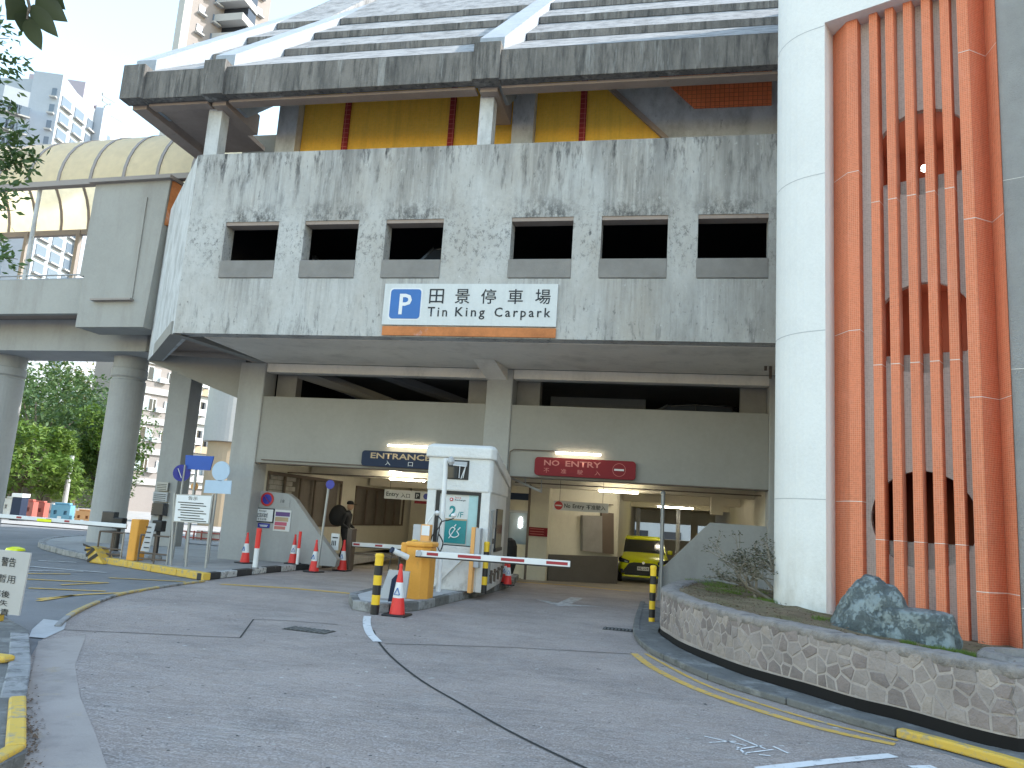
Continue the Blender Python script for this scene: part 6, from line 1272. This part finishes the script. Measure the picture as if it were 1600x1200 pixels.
for a_, b_ in (((160, 147), (180, 159)), ((160, 156), (172, 163)), ((172, 163), (163, 168)), ((150, 166), (192, 190))): MB().bar(S_(*a_), S_(*b_), .3, .8, (0, 0, 1)).build('emblem_stroke', 'steel', tC)
c9 = bearing(141, 181, 185); c10 = bearing(209, 208, 200); tE = thing('tower_block', 'low pale residential block rising just above the bridge canopy', 'building', (c9.x, c9.y, 0))
far_wall(tE, c9, (c10 - c9).xy.to_3d(), (c10 - c9).xy.length, 0, c9.z, 'tower', (.08, .22, .36, .5, .62, .74, .87), 3.0, win=(2.0, 1.6))
# tower behind the roof
c6 = bearing(300, 10, 110); tD = thing('tower_block', 'tall white residential tower behind the roof ribs with small windows and balconies', 'building', (c6.x, c6.y, 0)); c7 = bearing(420, 30, 118)
far_wall(tD, c6, (c7 - c6).xy.to_3d(), (c7 - c6).xy.length, 30, c6.z + 22, 'apt', (.12, .3, .48, .66, .85), 3.0, win=(1.0, 1.1), depth=1); c8 = bearing(288, 10, 109); far_wall(tD, c8, (c6 - c8).xy.to_3d(), (c6 - c8).xy.length, 30, c6.z + 24, 'aptwhite', (), 3.0, depth=1)
for k in range(10): z = c6.z + 18 - k * 3; q = c6.lerp(c7, .55); MB().box(q.x - 3, q.y - 3.5, z, q.x + 3.5, q.y, z + 1.1).build('balcony', 'aptwhite', tD); MB().box(q.x - 2.8, q.y - 2, z + 1.1, q.x + 3.3, q.y, z + 2.9).build('balcony_window', 'glass', tD)
# building seen through the car park back opening
bb = thing('white_block_beyond', 'white building with dark windows seen through the opening behind the yellow car', 'building', (0, 75, 0)); MB().box(-14, 75, -.5, 14, 80, 12).build('wall', 'aptwhite', bb)
for k in range(9): MB().box(-13 + k * 3, 74.9, 2.2, -11.4 + k * 3, 74.99, 3.6).build('window', 'glass', bb)
for k in range(9): MB().box(-13 + k * 3, 74.9, .2, -11.4 + k * 3, 74.99, 1.2).build('window', 'glass', bb)

# ================================================================== TREES
def tree(x, y, h, r_, leafmat, label, cat='tree', trunk=.28, n=5200, seedv=1, group='trees behind the footbridge', base=.15, sz_=.3):
    rt = random.Random(seedv); t = thing('broadleaf_tree', label, cat, (x, y, 0), group)
    tk = MB(); tk.tube((x, y, 0), (x + .1, y, h * .45), trunk, trunk * .6, 12)
    cl = []
    for k in range(14):
        a = rt.uniform(0, 6.28); e = rt.uniform(.1, 1); rr = r_ * rt.uniform(.35, .85) * math.sqrt(1 - (e - .35) ** 2 * .9 if abs(e - .35) < 1 else .2); c = Vector((x + rr * math.cos(a), y + rr * math.sin(a), h * (base + (1 - base) * e * .93)))
        cl.append((c, r_ * rt.uniform(.28, .5))); s = Vector((x + .1, y, h * rt.uniform(.25, .45))); tk.tube(s, s.lerp(c, .85), trunk * .35, trunk * .08, 6)
    tk.build('trunk', 'bark', t); lf = MB()
    for _ in range(n):
        c, cr_ = rt.choice(cl); v = Vector((rt.gauss(0, 1), rt.gauss(0, 1), rt.gauss(0, 1))).normalized() * cr_ * (rt.random() ** .35); v.z *= .75; p = c + v
        ax = Vector((rt.gauss(0, 1), rt.gauss(0, 1), rt.gauss(0, .6))).normalized(); bx_ = ax.cross(Vector((rt.gauss(0, .5), rt.gauss(0, .5), 1))).normalized(); s = sz_ * rt.uniform(.5, 1.2)
        lf.add([p - ax * s * .5, p + bx_ * s * .25, p + ax * s * .5 + Vector((0, 0, -s * .12)), p - bx_ * s * .25], [(0, 1, 2, 3)])
    lf.build('crown', leafmat, t, fixn=False); return t
def tx(px, D): q = bearing(px, 790, D); return q.x, q.y
def th_(px, py, D): return bearing(px, py, D).z
specs = [(38, 52, 598, 4.2, 'leafA', 'dark green tree nearest the far left column'), (72, 58, 650, 3.6, 'leafB', 'mid green tree between the dark and the bright trees'), (150, 50, 655, 2.3, 'leafC', 'bright lime green tree beside the round column'), (110, 66, 615, 4.5, 'leafA', 'dark tree with shaded lower crown in the middle'),
         (60, 80, 605, 5.5, 'leafB', 'tall mid green tree at the back left'), (105, 88, 592, 6, 'leafD', 'olive tree forming the skyline middle'), (150, 92, 578, 6, 'leafD', 'olive yellow tree highest on the skyline'), (180, 84, 600, 5, 'leafB', 'green tree partly behind the round column'), (20, 46, 640, 2.8, 'leafC', 'light green tree at the left edge behind the first column'), (5, 70, 560, 5, 'leafA', 'dark tree at the left edge of the view')]
for i, (px, D, py, r_, lm, lab) in enumerate(specs):
    x, y = tx(px, D); tree(x, y, th_(px, py + (4 if D > 60 else -14), D), r_ * 1.15, lm, lab, seedv=20 + i, n=6500 if D < 70 else 6000, sz_=.34 if D < 70 else .5, base=.12)
hl = MB(); hs = [bearing(px, 790, 100) for px in (-500, -200, 0, 100, 200, 330)]
hl.prism([(h.x, h.y, -1) for h in hs] + [(hs[-1].x - 10, hs[-1].y + 60, -1), (hs[0].x, hs[0].y + 60, -1)], (0, 0, 5)); struct('wooded_bank', hl, 'hill')
tp_ = thing('street_lamp', 'thin pale pole among the trees left of the round column', 'pole', tx(100, 45) + (0,)); x, y = tx(100, 45); MB().tube((x, y, 0), (x, y, 3.2), .12, n=10).build('pole', 'greybox', tp_)

# ================================================================== NEAR LEAVES
def leaf_mesh(L, W, bend=.15):
    mb = MB(); n = 8; vs = []
    for i in range(n + 1):
        t = i / n; w_ = W * math.sin(math.pi * min(1, t * .97 + .03) ** .8) * .5; z = -bend * L * t * t; vs += [(-w_, t * L, z + w_ * .25), (0, t * L, z), (w_, t * L, z + w_ * .25)]
    return mb.add(vs, [(3 * i + k, 3 * i + k + 1, 3 * i + 4 + k, 3 * i + 3 + k) for i in range(n) for k in range(2)])
nb3 = thing('overhanging_branch', 'dark branch tip with large oval leaves at the top left corner', 'branch', bearing(40, 0, 3)); 
def pl_leaf(root, px0, py0, px1, py1, D, W, m='leafnear', name='leaf'):
    a = bearing(px0, py0, D); b = bearing(px1, py1, D * 1.02); d = b - a; L = d.length; d.normalize(); view = (a - CAMP).normalized(); s = d.cross(view).normalized(); s = (s + view * random.uniform(-.5, .5)).normalized(); u = s.cross(d)
    mb = leaf_mesh(L, W); mb.v = [a + s * v.x + d * v.y + u * v.z for v in mb.v]; return mb.build(name, m, root, smooth=True, fixn=False)
for p in ((38, 5, 12, 30, .07), (40, 22, 34, 48, .06), (44, 28, 62, 78, .06), (50, 8, 88, 58, .065), (58, -5, 102, 34, .085), (72, -12, 100, 12, .06), (30, -12, 14, 26, .06)): pl_leaf(nb3, p[0], p[1], p[2], p[3], 3.0, p[4])
tw_ = MB(); tw_.tube(bearing(30, -60, 3), bearing(46, 10, 3), .008, .005, 6); tw_.tube(bearing(46, 10, 3), bearing(42, 30, 3), .005, .003, 6); tw_.tube(bearing(35, -20, 3), bearing(60, -4, 3), .005, .003, 6); tw_.build('twig', 'bark', nb3)
nb4 = thing('leafy_branch', 'small leaved green branches hanging in along the left edge', 'branch', bearing(0, 250, 5)); rn = random.Random(4); lfm = MB(); twm = MB()
for (px, py, ex, ey, nlf) in ((-40, 60, 14, 60, 40), (-30, 85, 32, 100, 50), (-30, 95, 18, 120, 40), (-30, 150, 20, 170, 45), (-40, 205, 38, 208, 110), (-40, 225, 54, 243, 130), (-40, 235, 40, 262, 110), (-30, 270, 16, 265, 50), (-40, 290, 26, 300, 70), (-30, 300, 10, 325, 40), (-30, 395, 28, 405, 60), (-30, 375, 10, 372, 30), (-30, 20, 8, 25, 30)):
    a = bearing(px, py, 6); b = bearing(ex, ey, 6); twm.tube(a, b, .006, .002, 5, False)
    for _ in range(nlf):
        t = rn.random() ** .6; p = a.lerp(b, t) + Vector((rn.gauss(0, .035), rn.gauss(0, .05), rn.gauss(0, .04))); ax = Vector((rn.gauss(.6, .6), rn.gauss(0, .8), rn.gauss(-.2, .6))).normalized(); bx_ = ax.cross(Vector((rn.gauss(0, 1), rn.gauss(0, 1), rn.gauss(0, 1)))).normalized(); s = rn.uniform(.04, .075)
        lfm.add([p, p + ax * s * .45 + bx_ * s * .2, p + ax * s, p + ax * s * .45 - bx_ * s * .2], [(0, 1, 2, 3)])
lfm.build('leaves', 'leafA', nb4, fixn=False); twm.build('twigs', 'bark', nb4)
